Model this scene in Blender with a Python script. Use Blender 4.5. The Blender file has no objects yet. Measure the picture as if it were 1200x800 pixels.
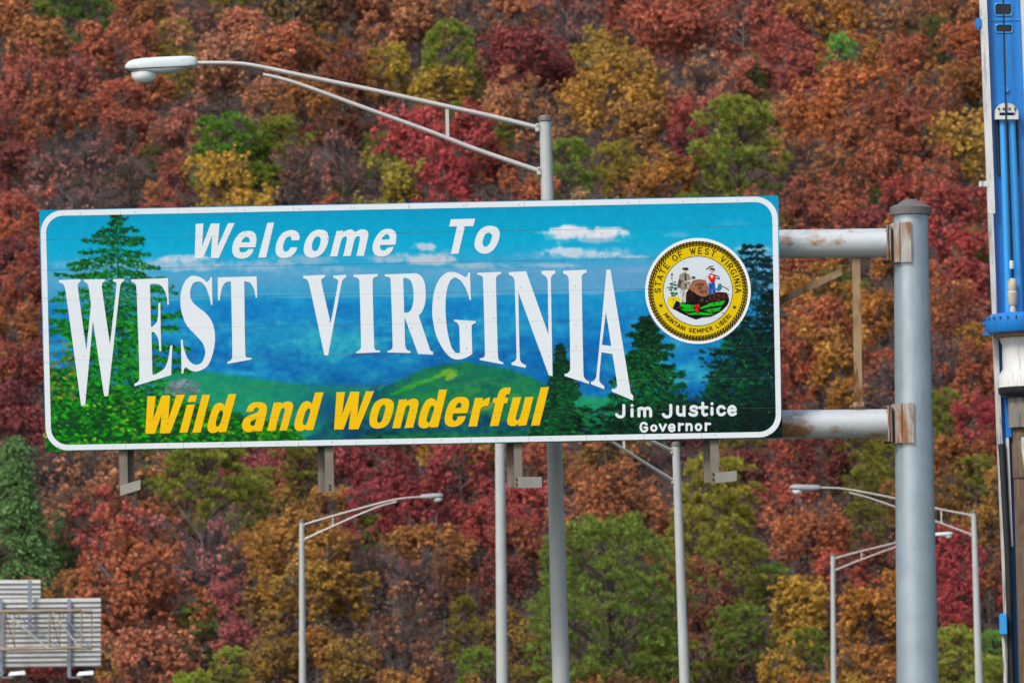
import bpy, bmesh, math, random
import numpy as np
from mathutils import Vector, Matrix
from mathutils.geometry import tessellate_polygon

random.seed(7)
rng = np.random.default_rng(7)
scene = bpy.context.scene
col = scene.collection

# ------------------------------------------------------------------ camera
F = 7547.0                      # focal length in photo pixels (photo is 1200 wide)
PITCH, ROLL = math.radians(4.30), math.radians(1.12)
CAM = Vector((0.0, 0.0, 1.7))
f_ = Vector((0, math.cos(PITCH), math.sin(PITCH)))
u0 = Vector((0, -math.sin(PITCH), math.cos(PITCH)))
r0 = Vector((1, 0, 0))
r_ = r0 * math.cos(ROLL) - u0 * math.sin(ROLL)
u_ = u0 * math.cos(ROLL) + r0 * math.sin(ROLL)
cam_d = bpy.data.cameras.new('camera')
cam = bpy.data.objects.new('camera', cam_d)
col.objects.link(cam)
cam.matrix_world = Matrix(((r_.x, u_.x, -f_.x, CAM.x), (r_.y, u_.y, -f_.y, CAM.y), (r_.z, u_.z, -f_.z, CAM.z), (0, 0, 0, 1)))
cam_d.sensor_width = 36.0
cam_d.lens = 36.0 * F / 1200.0
cam_d.clip_start, cam_d.clip_end = 1.0, 20000.0
cam_d.dof.use_dof = True
cam_d.dof.focus_distance = 81.0
cam_d.dof.aperture_fstop = 5.8
scene.camera = cam

# ------------------------------------------------------------------ sky and sun (bright, thinly overcast day)
SUN_EL, SUN_ROT = math.radians(46), math.radians(-142)      # high, behind the camera and to its left
w = bpy.data.worlds.new('World')
scene.world = w
w.use_nodes = True
nt = w.node_tree
sky = nt.nodes.new('ShaderNodeTexSky')
sky.sky_type = 'NISHITA'
sky.sun_disc = False
sky.sun_elevation = SUN_EL
sky.sun_rotation = SUN_ROT
sky.dust_density = 3.0
nt.links.new(sky.outputs[0], nt.nodes['Background'].inputs[0])
nt.nodes['Background'].inputs[1].default_value = 0.10
sd = bpy.data.lights.new('sun', 'SUN')
sd.energy = 1.5
sd.angle = math.radians(14)
sd.color = (1.0, 0.96, 0.9)
sun = bpy.data.objects.new('sun', sd)
col.objects.link(sun)
to_sun = Vector((math.sin(SUN_ROT) * math.cos(SUN_EL), math.cos(SUN_ROT) * math.cos(SUN_EL), math.sin(SUN_EL)))
sun.rotation_euler = to_sun.to_track_quat('Z', 'Y').to_euler()
vs = scene.view_settings
vs.view_transform = 'Standard'
vs.look = 'None'
vs.exposure = 0.86
vs.gamma = 1.0

# ------------------------------------------------------------------ helpers
def at(px, py, Y):
    """World point seen at photo pixel (px, py) on the plane y = Y."""
    d = f_ + r_ * ((px - 600.0) / F) + u_ * ((400.0 - py) / F)
    return CAM + d * (Y / d.y)

def project(p):
    d = Vector(p) - CAM
    z = d.dot(f_)
    return 600 + F * d.dot(r_) / z, 400 - F * d.dot(u_) / z

def s2l(c):
    return tuple(((v / 255.0) / 12.92 if v / 255.0 <= 0.04045 else ((v / 255.0 + 0.055) / 1.055) ** 2.4) for v in c)

def link(o, parent=None):
    col.objects.link(o)
    if parent is not None:
        o.parent = parent
    return o

def tag(o, label=None, cat=None, group=None, kind=None):
    if label: o['label'] = label
    if cat: o['category'] = cat
    if group: o['group'] = group
    if kind: o['kind'] = kind
    return o

def thing(name, label, cat, loc, group=None):
    o = bpy.data.objects.new(name, None)
    o.empty_display_size = 0.2
    o.location = loc
    col.objects.link(o)
    return tag(o, label, cat, group)

class MB:
    """Collects shapes in world coordinates and links them as one mesh object."""
    def __init__(self):
        self.v, self.f, self.m = [], [], []
    def add(self, vs, fs, mi=0):
        b = len(self.v)
        self.v += [tuple(p) for p in vs]
        self.f += [tuple(i + b for i in q) for q in fs]
        self.m += [mi] * len(fs)
        return self
    def box(self, c, s, ax=None, mi=0, bev=0.0):
        """centre c, size s, optional axes (three unit vectors)."""
        ax = ax or (Vector((1, 0, 0)), Vector((0, 1, 0)), Vector((0, 0, 1)))
        c = Vector(c)
        hx, hy, hz = s[0] / 2, s[1] / 2, s[2] / 2
        if bev <= 0:
            P = [c + ax[0] * (sx * hx) + ax[1] * (sy * hy) + ax[2] * (sz * hz) for sz in (-1, 1) for sy in (-1, 1) for sx in (-1, 1)]
            return self.add(P, [(0, 2, 3, 1), (4, 5, 7, 6), (0, 1, 5, 4), (2, 6, 7, 3), (0, 4, 6, 2), (1, 3, 7, 5)], mi)
        bm = bmesh.new()
        bmesh.ops.create_cube(bm, size=1.0)
        for v in bm.verts:
            v.co = Vector((v.co.x * s[0], v.co.y * s[1], v.co.z * s[2]))
        bmesh.ops.bevel(bm, geom=bm.edges[:], offset=bev, segments=2, affect='EDGES')
        bm.verts.index_update()
        P = [c + ax[0] * v.co.x + ax[1] * v.co.y + ax[2] * v.co.z for v in bm.verts]
        self.add(P, [[v.index for v in q.verts] for q in bm.faces], mi)
        bm.free()
        return self
    def tube(self, pts, rad, n=12, caps=True, mi=0, up=None, sq=None):
        pts = [Vector(p) for p in pts]
        if not hasattr(rad, '__len__'): rad = [rad] * len(pts)
        rings = []
        ref = Vector(up) if up else Vector((0.31, 0.2, 0.93))
        for i, p in enumerate(pts):
            t = (pts[min(i + 1, len(pts) - 1)] - pts[max(i - 1, 0)]).normalized()
            a = t.cross(ref)
            if a.length < 1e-4: a = t.cross(Vector((1, 0, 0)))
            a.normalize()
            b = a.cross(t)
            ring = []
            for k in range(n):
                th = 2 * math.pi * (k + 0.5) / n
                e = b * math.sin(th) * (sq or 1.0) + a * math.cos(th)
                ring.append(p + e * rad[i])
            rings.append(ring)
        P = [q for rr in rings for q in rr]
        Fs = []
        for i in range(len(pts) - 1):
            for k in range(n):
                k2 = (k + 1) % n
                Fs.append((i * n + k, i * n + k2, (i + 1) * n + k2, (i + 1) * n + k))
        if caps:
            Fs.append(tuple(range(n))[::-1])
            Fs.append(tuple((len(pts) - 1) * n + k for k in range(n)))
        return self.add(P, Fs, mi)
    def lathe(self, base, prof, n=20, ax=None, mi=0):
        """prof: (radius, height) pairs along ax from base."""
        ax = Vector(ax) if ax else Vector((0, 0, 1))
        return self.tube([Vector(base) + ax * h for r, h in prof], [max(r, 1e-4) for r, h in prof], n, True, mi)
    def prism(self, poly, d, mi=0):
        """poly: world points (planar), extruded by vector d."""
        n = len(poly)
        P = [Vector(p) for p in poly] + [Vector(p) + Vector(d) for p in poly]
        Fs = [tuple(range(n)), tuple(range(2 * n - 1, n - 1, -1))] + [(i, i + n, (i + 1) % n + n, (i + 1) % n) for i in range(n)]
        return self.add(P, Fs, mi)
    def build(self, name, mat, parent=None, smooth=None, label=None):
        me = bpy.data.meshes.new(name)
        off = parent_loc(parent)
        me.from_pydata([(p[0] - off.x, p[1] - off.y, p[2] - off.z) for p in self.v], [], self.f)
        mats = mat if isinstance(mat, (list, tuple)) else [mat]
        for m in mats: me.materials.append(m)
        if len(mats) > 1: me.polygons.foreach_set('material_index', self.m)
        bm = bmesh.new(); bm.from_mesh(me)
        bmesh.ops.recalc_face_normals(bm, faces=bm.faces)
        bm.to_mesh(me); bm.free()
        if smooth:
            me.polygons.foreach_set('use_smooth', [True] * len(me.polygons))
            try: me.set_sharp_from_angle(angle=math.radians(smooth))
            except Exception: pass
        me.update()
        o = bpy.data.objects.new(name, me)
        if label: o['label'] = label
        return link(o, parent)

def parent_loc(p):
    off = Vector((0, 0, 0))
    while p is not None:
        off += Vector(p.location)
        p = p.parent
    return off

# ------------------------------------------------------------------ materials
def N(nt, t, **kw):
    n = nt.nodes.new(t)
    for k, v in kw.items():
        if k.startswith('i_'): n.inputs[int(k[2:])].default_value = v
        else: setattr(n, k, v)
    return n

def ramp(nt, fac, stops):
    r = nt.nodes.new('ShaderNodeValToRGB')
    e = r.color_ramp.elements
    while len(e) < len(stops): e.new(0.5)
    for el, (p, c) in zip(e, stops):
        el.position = p
        el.color = (*c, 1) if len(c) == 3 else c
    nt.links.new(fac, r.inputs[0])
    return r.outputs[0]

def mixc(nt, fac, a, b, mode='MIX'):
    m = nt.nodes.new('ShaderNodeMix'); m.data_type = 'RGBA'; m.blend_type = mode
    for sock, val in ((m.inputs[0], fac), (m.inputs[6], a), (m.inputs[7], b)):
        if hasattr(val, 'is_linked'): nt.links.new(val, sock)
        else: sock.default_value = val if not isinstance(val, tuple) else (*val, 1)
    return m.outputs[2]

def noise(nt, scale, detail=4, rough=0.55, stretch=None, coord='Object'):
    tc = nt.nodes.new('ShaderNodeTexCoord')
    n = nt.nodes.new('ShaderNodeTexNoise')
    n.inputs['Scale'].default_value = scale; n.inputs['Detail'].default_value = detail; n.inputs['Roughness'].default_value = rough
    if stretch:
        mp = nt.nodes.new('ShaderNodeMapping'); mp.inputs['Scale'].default_value = stretch
        nt.links.new(tc.outputs[coord], mp.inputs[0]); nt.links.new(mp.outputs[0], n.inputs['Vector'])
    else:
        nt.links.new(tc.outputs[coord], n.inputs['Vector'])
    return n.outputs['Fac']

def mat(name, base, rough=0.5, metal=0.0, var=0.12, scale=6.0, rust=None, rust_lo=0.58, rust_stretch=(1, 1, 1), rust_scale=3.0, bump=0.0, spec=0.4, stains=None, rust_soft=0.10):
    m = bpy.data.materials.new(name); m.use_nodes = True
    nt = m.node_tree
    b = nt.nodes['Principled BSDF']
    b.inputs['Roughness'].default_value = rough; b.inputs['Metallic'].default_value = metal
    b.inputs['Specular IOR Level'].default_value = spec
    lo = tuple(c * (1 - var) for c in base); hi = tuple(min(1, c * (1 + var)) for c in base)
    c = ramp(nt, noise(nt, scale), [(0.3, lo), (0.7, hi)])
    fine = ramp(nt, noise(nt, scale * 9, 3), [(0.3, (0.88,) * 3), (0.7, (1, 1, 1))])
    c = mixc(nt, 0.6, c, fine, 'MULTIPLY')
    if stains:
        st = ramp(nt, noise(nt, 2.2, 6, 0.65, stains[1]), [(stains[2], (0, 0, 0)), (stains[2] + 0.12, (1, 1, 1))])
        c = mixc(nt, st, c, stains[0])
    if rust:
        rc = ramp(nt, noise(nt, 14, 5), [(0.3, tuple(v * 0.55 for v in rust)), (0.7, rust)])
        rf = ramp(nt, noise(nt, rust_scale, 6, 0.62, rust_stretch), [(rust_lo, (0, 0, 0)), (rust_lo + rust_soft, (1, 1, 1))])
        c = mixc(nt, rf, c, rc)
    nt.links.new(c, b.inputs['Base Color'])
    if bump:
        bp = nt.nodes.new('ShaderNodeBump'); bp.inputs['Strength'].default_value = bump; bp.inputs['Distance'].default_value = 0.01
        nt.links.new(noise(nt, 40, 4), bp.inputs['Height']); nt.links.new(bp.outputs[0], b.inputs['Normal'])
    return m

def print_mat(name, rough=0.45):
    """Flat print: colours come with the printed shapes (colour attribute 'print')."""
    m = bpy.data.materials.new(name); m.use_nodes = True
    nt = m.node_tree
    b = nt.nodes['Principled BSDF']
    a = N(nt, 'ShaderNodeAttribute', attribute_name='print')
    d = ramp(nt, noise(nt, 1.3, 5), [(0.3, (0.96,) * 3), (0.7, (1, 1, 1))])
    nt.links.new(mixc(nt, 1.0, a.outputs['Color'], d, 'MULTIPLY'), b.inputs['Base Color'])
    b.inputs['Roughness'].default_value = rough
    b.inputs['Specular IOR Level'].default_value = 0.08
    return m

def flat_film(name, base):
    m = bpy.data.materials.new(name); m.use_nodes = True
    nt = m.node_tree; b = nt.nodes['Principled BSDF']
    d = ramp(nt, noise(nt, .8, 5), [(0.3, tuple(c * .96 for c in base)), (0.7, base)])
    nt.links.new(d, b.inputs['Base Color'])
    b.inputs['Roughness'].default_value = .55; b.inputs['Specular IOR Level'].default_value = .12
    return m

M = {}
M['pole'] = mat('galvanised_pole', (0.36, 0.43, 0.49), 0.36, 0.5, 0.11, 3.5, rust=(0.33, 0.18, 0.09), rust_lo=0.63, rust_stretch=(2, 2, 0.35), rust_scale=1.6, spec=0.45, stains=((0.40, 0.46, 0.50), (3, 3, 0.3), 0.52))
M['chord'] = mat('chord_paint', (0.47, 0.51, 0.53), 0.42, 0.1, 0.08, 2.0, rust=(0.36, 0.18, 0.075), rust_lo=0.50, rust_stretch=(0.9, 1.8, 1.5), rust_scale=2.2, rust_soft=0.12, spec=0.4, stains=((0.33, 0.32, 0.31), (0.7, 3, 3), 0.55))
M['clamp'] = mat('clamp_plate', (0.34, 0.335, 0.315), 0.6, 0.0, 0.12, 4, rust=(0.27, 0.11, 0.035), rust_lo=0.45, rust_stretch=(2.2, 2.2, 0.6), rust_scale=2.6, rust_soft=.16, spec=0.3)
M['rust'] = mat('rusty_angle', (0.29, 0.20, 0.115), 0.7, 0.0, 0.2, 5, rust=(0.19, 0.085, 0.03), rust_lo=0.53, rust_stretch=(2, 2, 0.5), spec=0.2)
M['cap'] = mat('cap_grey', (0.13, 0.12, 0.12), 0.6, 0.0, 0.15, 8)
M['lamp_pole'] = mat('lamp_pole_paint', (0.40, 0.425, 0.42), 0.5, 0.0, 0.08, 1.6, spec=0.35, stains=((0.31, 0.33, 0.34), (4, 4, 0.15), 0.55))
M['lamp_arm'] = mat('lamp_arm_alloy', (0.50, 0.485, 0.46), 0.42, 0.25, 0.08, 3)
M['lamp_head'] = mat('lamp_head_paint', (0.58, 0.65, 0.67), 0.4, 0.0, 0.06, 4, stains=((0.42, 0.46, 0.47), (3, 3, 3), 0.6))
M['lamp_head_grey'] = mat('lamp_head_grey', (0.30, 0.32, 0.36), 0.45, 0.0, 0.08, 4)
M['hanger'] = mat('hanger_steel', (0.17, 0.15, 0.12), 0.6, 0.0, 0.12, 5, rust=(0.2, 0.13, 0.07), rust_lo=0.66, stains=((0.11, 0.095, 0.075), (3, 3, 0.4), 0.5))
M['bracket'] = mat('bracket_steel', (0.23, 0.22, 0.20), 0.6, 0.0, 0.1, 5)
M['bolt'] = mat('bolt_dark', (0.08, 0.06, 0.05), 0.6, 0.3, 0.2, 20)
M['alu'] = mat('sign_alloy', (0.40, 0.42, 0.43), 0.45, 0.5, 0.06, 3)
M['white_film'] = flat_film('white_film', (0.64, 0.695, 0.735))
M['yellow_film'] = flat_film('yellow_film', (0.76, 0.46, 0.0))
M['print'] = print_mat('printed_film')
lens = bpy.data.materials.new('lamp_lens'); lens.use_nodes = True
_b = lens.node_tree.nodes['Principled BSDF']
_b.inputs['Base Color'].default_value = (0.86, 0.9, 0.9, 1); _b.inputs['Roughness'].default_value = 0.12
_b.inputs['Transmission Weight'].default_value = 0.08; _b.inputs['IOR'].default_value = 1.45
M['lens'] = lens
# ------------------------------------------------------------------ the welcome sign
YS = 80.0
cTL, cTR, cBL, cBR = at(46, 246, YS), at(912, 229, YS), at(53, 529, YS), at(917, 513, YS)
NPAN, GAP, THK = 8, 0.004, 0.05
CUT = 0.0016

def bil(s, t):
    return cTL * ((1 - s) * (1 - t)) + cTR * (s * (1 - t)) + cBL * ((1 - s) * t) + cBR * (s * t)

sign_base = at(1073, 1000, 80.85); sign_base.z = 0.0
SIGN = thing('welcome_sign', 'wide landscape sign lettered Welcome To West Virginia, its picture panels hanging on pipe arms', 'road sign', (cBL.x, YS, 0.0))

# ---- the printed landscape, painted as colours on the panel faces (2 samples per photo pixel)
PX0, PY0, PW, PH, SS = 40, 222, 884, 312, 2
gx, gy = np.meshgrid(PX0 + (np.arange(PW * SS) + 0.5) / SS, PY0 + (np.arange(PH * SS) + 0.5) / SS)
def vnoise(shape, cell, seed, ay=1.0):
    r = np.random.default_rng(seed)
    h, wd = shape
    cy, cx = max(2, int(h / (cell * ay)) + 3), max(2, int(wd / cell) + 3)
    g = r.random((cy, cx))
    yy, xx = np.arange(h) / (cell * ay), np.arange(wd) / cell
    y0, x0 = yy.astype(int), xx.astype(int)
    fy, fx = (yy - y0)[:, None], (xx - x0)[None, :]
    fy, fx = fy * fy * (3 - 2 * fy), fx * fx * (3 - 2 * fx)
    a = g[y0][:, x0]; b = g[y0][:, x0 + 1]; c = g[y0 + 1][:, x0]; d = g[y0 + 1][:, x0 + 1]
    return (a * (1 - fx) + b * fx) * (1 - fy) + (c * (1 - fx) + d * fx) * fy
def fbm(cell, seed, ay=1.0, octs=4):
    s, amp, tot = 0, 1.0, 0
    for k in range(octs):
        s = s + amp * vnoise(gx.shape, max(2, cell * SS / 2 ** k), seed + k, ay); tot += amp; amp *= 0.55
    return s / tot
V = gy - (246 - 0.0196 * (gx - 46))
def C(*c): return np.array(c, float)
art = np.zeros(gx.shape + (3,))
stops = [(-8, (0, 150, 196)), (18, (0, 160, 204)), (45, (0, 170, 212)), (66, (40, 168, 212)), (84, (84, 164, 206)), (100, (60, 160, 205)), (112, (70, 170, 210))]
for k in range(3):
    art[..., k] = np.interp(V, [s[0] for s in stops], [s[1][k] for s in stops])
lil = np.clip((gx - 430) / 300, 0, 1) * np.clip((V - 70) / 25, 0, 1)
art = art * (1 - 0.5 * lil[..., None]) + C(120, 160, 205) * 0.5 * lil[..., None]
def over(mask, c, a=1.0):
    global art
    m_ = np.clip(mask, 0, 1)[..., None] * a
    art = art * (1 - m_) + (c if isinstance(c, np.ndarray) and c.ndim == 3 else C(*c)) * m_
n1, n2, n3 = fbm(40, 1, 0.5), fbm(14, 20, 0.6), fbm(5, 40, 1.0)
# clouds
def cloud(cx, cy, rx, ry, c=(215, 222, 232), soft=0.55, a=0.9):
    d = ((gx - cx) / rx) ** 2 + ((gy - cy) / ry) ** 2
    over((1 - d + (n2 - 0.5) * 1.5 + (n3 - .5) * .8) / soft, c, a)
for q in [(110, 309, 66, 7, (140, 190, 222), .9, .55), (205, 310, 60, 9, (178, 198, 222), .8, .8), (215, 303, 30, 5, (205, 212, 228), .6, .8), (300, 312, 60, 8, (165, 190, 220), .9, .7),
          (350, 305, 50, 7, (170, 190, 216), .9, .7), (450, 301, 30, 7, (176, 192, 214), .9, .8), (505, 303, 32, 9, (200, 204, 216), .7, .9), (495, 290, 16, 6, (196, 206, 222), .6, .9),
          (525, 296, 14, 5, (120, 175, 212), .8, .6), (560, 312, 40, 5, (190, 194, 210), .9, .7), (400, 315, 26, 4, (160, 186, 216), .9, .7), (620, 300, 40, 5, (110, 172, 214), .9, .6),
          (690, 275, 60, 12, (196, 214, 230), .9, .8), (690, 274, 54, 9, (214, 222, 234), .6, .95), (672, 271, 28, 6, (226, 230, 238), .5, .9), (705, 271, 20, 7, (226, 230, 238), .5, .9), (700, 282, 42, 3.5, (150, 186, 216), .6, .8),
          (690, 297, 62, 9, (160, 198, 224), 1.1, .8), (672, 296, 38, 6, (196, 214, 230), .6, .9), (700, 298, 26, 5, (190, 210, 228), .7, .8), (745, 301, 18, 3.5, (180, 202, 224), .8, .8), (790, 275, 22, 4, (120, 182, 216), .9, .6),
          (640, 311, 40, 3, (178, 196, 218), .9, .7), (360, 318, 90, 6, (120, 176, 214), 1.2, .6), (560, 318, 90, 6, (130, 170, 210), 1.2, .5), (120, 322, 70, 7, (110, 178, 216), 1.2, .5), (760, 316, 60, 5, (130, 172, 212), 1.2, .5), (885, 292, 26, 5, (150, 200, 224), .9, .8), (900, 303, 22, 9, (120, 180, 214), 1, .7), (860, 262, 30, 6, (60, 170, 212), 1, .6)]:
    cloud(*q)
# blue ridges
def ridge(pts, cfun, a=1.0, jit=1.2, soft=1.5):
    xs, ys = [p[0] for p in pts], [p[1] for p in pts]
    y = np.interp(gx, xs, ys, left=9999, right=9999) + (n2 - 0.5) * jit * 2
    over((gy - y) / soft, cfun, a)
def tone(lo, mid, hi, n, k=2.2):
    t = np.clip((n - 0.5) * k + 0.5, 0, 1)[..., None]
    return np.where(t < 0.5, C(*lo) * (1 - 2 * t) + C(*mid) * 2 * t, C(*mid) * (2 - 2 * t) + C(*hi) * (2 * t - 1))
n4 = fbm(22, 70, .35, 5)
nm = 0.35 * n1 + 0.5 * n4 + .15 * n3
nf = 0.35 * n2 + 0.3 * n3 + .35 * n4
ridge([(40, 354), (180, 353), (300, 346), (350, 349), (420, 347), (500, 349), (560, 346), (640, 343), (700, 344), (745, 339), (800, 343), (860, 346), (930, 344)], tone((14, 128, 194), (22, 146, 204), (40, 162, 210), nm, 1.6), 1, 1.2)
ridge([(40, 362), (150, 362), (240, 352), (300, 349), (350, 355), (420, 352), (470, 357), (560, 352), (620, 357), (700, 351), (790, 357), (930, 352)], tone((8, 112, 186), (16, 132, 198), (34, 156, 206), nm, 2), .9, 2, 4)
ridge([(40, 384), (180, 378), (260, 366), (330, 374), (400, 368), (460, 372), (540, 364), (600, 372), (680, 370), (760, 384), (930, 380)], tone((8, 112, 186), (20, 138, 198), (52, 170, 206), nm, 2.8), .85, 3, 7)
ridge([(40, 405), (180, 398), (250, 388), (330, 400), (380, 396), (460, 384), (540, 380), (610, 388), (700, 400), (760, 410), (930, 410)], tone((6, 100, 178), (16, 130, 190), (44, 164, 198), nm, 3), .85, 3, 6)
over(np.exp(-((gx - 395) / 70) ** 2 - ((gy - 404) / 20) ** 2), tone((18, 136, 192), (40, 166, 192), (72, 184, 190), nf, 2.4), .95)
over(np.exp(-((gx - 330) / 40) ** 2 - ((gy - 388) / 8) ** 2), (36, 156, 196), .55)
over(np.exp(-((gx - 470) / 40) ** 2 - ((gy - 366) / 7) ** 2), (34, 158, 202), .5)
over(np.exp(-((gx - 590) / 60) ** 2 - ((gy - 388) / 10) ** 2), (34, 154, 200), .55)
over(np.exp(-((gx - 640) / 46) ** 2 - ((gy - 368) / 9) ** 2), (30, 154, 204), .55)
over(np.exp(-((gx - 700) / 30) ** 2 - ((gy - 410) / 26) ** 2), (8, 104, 184), .5)
ridge([(372, 440), (395, 421), (440, 402), (475, 394), (520, 402), (560, 410), (640, 398), (700, 440), (930, 470)], tone((2, 92, 172), (12, 118, 184), (34, 148, 192), nm, 2.6), .85, 2, 3)
ridge([(420, 452), (470, 424), (520, 414), (580, 416), (650, 428), (720, 452)], tone((2, 88, 166), (8, 106, 176), (20, 126, 184), nm, 2), .6, 2, 5)
ridge([(180, 437), (215, 434), (250, 435), (290, 441), (330, 446), (372, 452), (420, 452), (500, 450), (930, 480)], tone((14, 122, 106), (24, 146, 104), (40, 160, 98), nm, 1.5), .95, 1.5, 2.5)
over(np.exp(-((gx - 372) / 44) ** 2 - ((gy - 470) / 26) ** 2), (10, 118, 118), .7)
ridge([(355, 530), (385, 487), (420, 470), (455, 450), (490, 434), (520, 425), (548, 423), (590, 430), (625, 441), (655, 458), (690, 486), (720, 505)], tone((10, 92, 88), (20, 118, 80), (38, 140, 72), nm, 2.2), .97, 1.5, 2)
over(np.exp(-((gx - 440) / 55) ** 2 - ((gy - 462 + (gx - 440) * .35) / 14) ** 2) * np.clip((n3 - .42) * 5, 0, 1), (0, 66, 118), .8)
for cx, cy, rx, ry, c, a in [(523, 437, 17, 5, (110, 176, 40), .9), (528, 442, 9, 4, (160, 190, 60), .7), (490, 449, 26, 3, (70, 170, 50), .8), (470, 458, 20, 3, (50, 160, 50), .7), (548, 460, 20, 5, (60, 140, 60), .6), (572, 476, 22, 4, (120, 150, 80), .7),
                             (510, 462, 26, 6, (30, 140, 60), .6), (600, 466, 20, 4, (60, 160, 70), .5)]:
    d = ((gx - cx) / rx) ** 2 + ((gy - cy + (gx - cx) * 0.3) / ry) ** 2
    over((1 - d + (n3 - .5) * 1.6) / .6, c, a)
ridge([(330, 530), (372, 500), (420, 486), (480, 490), (560, 484), (640, 490), (720, 505)], tone((4, 48, 92), (8, 74, 104), (18, 104, 96), nf, 2.6), .9, 3, 6)
over(np.exp(-((gx - 388) / 22) ** 2 - ((gy - 480) / 20) ** 2), (8, 62, 128), .6)
ridge([(380, 530), (430, 506), (500, 502), (560, 505), (640, 500), (700, 496)], tone((6, 60, 60), (14, 100, 60), (30, 130, 56), nf, 3), .85, 4, 4)
# foliage: many small strokes
pr = np.random.default_rng(11)
def splat(x, y, rx, ry, ang, c, a=0.9):
    global art
    R = max(rx, ry) + 1
    i0, i1 = int((x - R - PX0) * SS), int((x + R - PX0) * SS) + 1
    j0, j1 = int((y - R - PY0) * SS), int((y + R - PY0) * SS) + 1
    i0, j0 = max(i0, 0), max(j0, 0)
    i1, j1 = min(i1, PW * SS), min(j1, PH * SS)
    if i1 <= i0 or j1 <= j0: return
    X, Y = gx[j0:j1, i0:i1] - x, gy[j0:j1, i0:i1] - y
    ca, sa = math.cos(ang), math.sin(ang)
    d = ((X * ca + Y * sa) / rx) ** 2 + ((Y * ca - X * sa) / ry) ** 2
    m_ = (np.clip((1.15 - d) / 0.5, 0, 1) * a)[..., None]
    art[j0:j1, i0:i1] = art[j0:j1, i0:i1] * (1 - m_) + np.asarray(c, float) * m_
def bush(n, inside, cols, smin=1.0, smax=3.2):
    k = 0
    while k < n:
        x, y = pr.uniform(48, 918), pr.uniform(230, 530)
        if not inside(x, y): continue
        c = np.array(cols[pr.integers(len(cols))], float) * pr.uniform(.75, 1.15)
        s = pr.uniform(smin, smax)
        splat(x, y, s * pr.uniform(.9, 2.0), s * .7, pr.uniform(-.7, .7), c, .85)
        k += 1
def bl(pts):
    xs, ys = [p[0] for p in pts], [p[1] for p in pts]
    return lambda x, y: y > np.interp(x, xs, ys, left=9999, right=9999)
# left foreground thicket
left_low = [(52, 425), (70, 432), (95, 440), (140, 452), (185, 462), (240, 476), (300, 488), (345, 500), (370, 530)]
ridge(left_low, (8, 70, 26), 1, 3, 3)
bush(700, bl(left_low), [(12, 100, 22), (6, 70, 20), (18, 134, 18), (26, 156, 14)], 1.5, 3.5)
# left conifer
def conifer(ax, ay, by, spread, cols, dens, top=.05, tier=9.0, up=0.25, seed=1, asym=1.0):
    r = np.random.default_rng(seed)
    H = by - ay
    for y in np.arange(ay, by, 1.0):
        splat(ax + (y - ay) * .012, y, .6 + .7 * (y - ay) / H, 1.5, 0, (14, 50, 24), .7)
    y = ay + 1
    while y < by:
        t = (y - ay) / H
        for sgn in (-1, 1):
            L = spread(t) * r.uniform(.45, 1.12) * (asym if sgn < 0 else 1.0)
            sl = r.uniform(.10, .40) - up * .2
            for k in range(int(max(5, L * dens * 1.7))):
                q = r.uniform(.02, 1) ** .95
                dx, dy = sgn * L * q, L * q * sl - up * L * q * q * .5 + r.normal(0, 1.2 + 2.2 * t * (1.2 - q))
                c = np.array(cols[r.integers(len(cols))], float) * r.uniform(.65, 1.15) * (.62 + .38 * min(1, t * 2.2))
                kk = .62 if (seed == 3 and t < .5) else 1.0
                splat(ax + dx, y + dy, r.uniform(1.6, 3.4) * (.4 + .6 * kk), r.uniform(.8, 1.5) * kk, r.uniform(-.5, .5) + sgn * .2, c, .9)
        y += tier * r.uniform(.45, .9) * (.55 + .7 * t)
G1 = [(8, 84, 34), (14, 118, 34), (22, 146, 26), (6, 60, 30), (34, 168, 22), (16, 130, 30)]
conifer(137, 250, 470, lambda t: np.interp(t, [0, .08, .2, .32, .45, .7, 1], [6, 24, 44, 60, 74, 88, 70]), G1, 1.3, tier=11, seed=3, asym=1.08)
bush(520, lambda x, y: abs(x - 128) < np.interp(y, [372, 470], [42, 76]) and 372 < y < 480, G1, 1.2, 3.0)
bush(360, lambda x, y: bl(left_low)(x, y) and (x < 150 or y > 490), [(30, 176, 20), (70, 196, 20), (150, 216, 40), (16, 130, 20), (40, 160, 20)], .8, 2.2)
bush(120, lambda x, y: x < 90 and 400 < y < 470, [(110, 120, 40), (150, 130, 40), (60, 110, 60), (100, 110, 110)], 1, 2.4)
bush(260, lambda x, y: bl(left_low)(x, y) and x > 130, [(26, 150, 22), (14, 104, 24), (60, 170, 24), (110, 150, 30)], .9, 2.4)
bush(60, lambda x, y: 195 < x < 232 and 446 < y < 462, [(110, 140, 140), (130, 140, 150), (90, 130, 120)], 1.5, 3.5)
# right-hand conifers
G2 = [(4, 52, 36), (6, 74, 38), (10, 96, 38), (2, 32, 30), (18, 122, 40)]
G3 = [(3, 34, 34), (4, 48, 40), (8, 66, 48), (2, 22, 28)]
conifer(886, 288, 400, lambda t: np.interp(t, [0, .2, .6, 1], [14, 26, 30, 40]), [(4, 60, 74), (4, 40, 54), (8, 74, 84)], 1.2, tier=15, seed=9)
right_low = [(640, 530), (655, 500), (690, 486), (715, 470), (740, 440), (752, 430), (790, 440), (815, 470), (828, 420), (850, 394), (880, 384), (905, 390), (925, 380)]
ridge([(690, 530), (700, 505), (740, 470), (790, 462), (820, 466), (840, 430), (870, 398), (925, 392)], (3, 40, 34), .9, 8, 8)
bush(900, bl(right_low), G2 + [(14, 110, 50), (20, 60, 100)], 1.0, 3.0)
conifer(757, 372, 500, lambda t: np.interp(t, [0, .15, .4, 1], [6, 24, 38, 62]), G2, 1.5, tier=8, seed=5)
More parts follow.
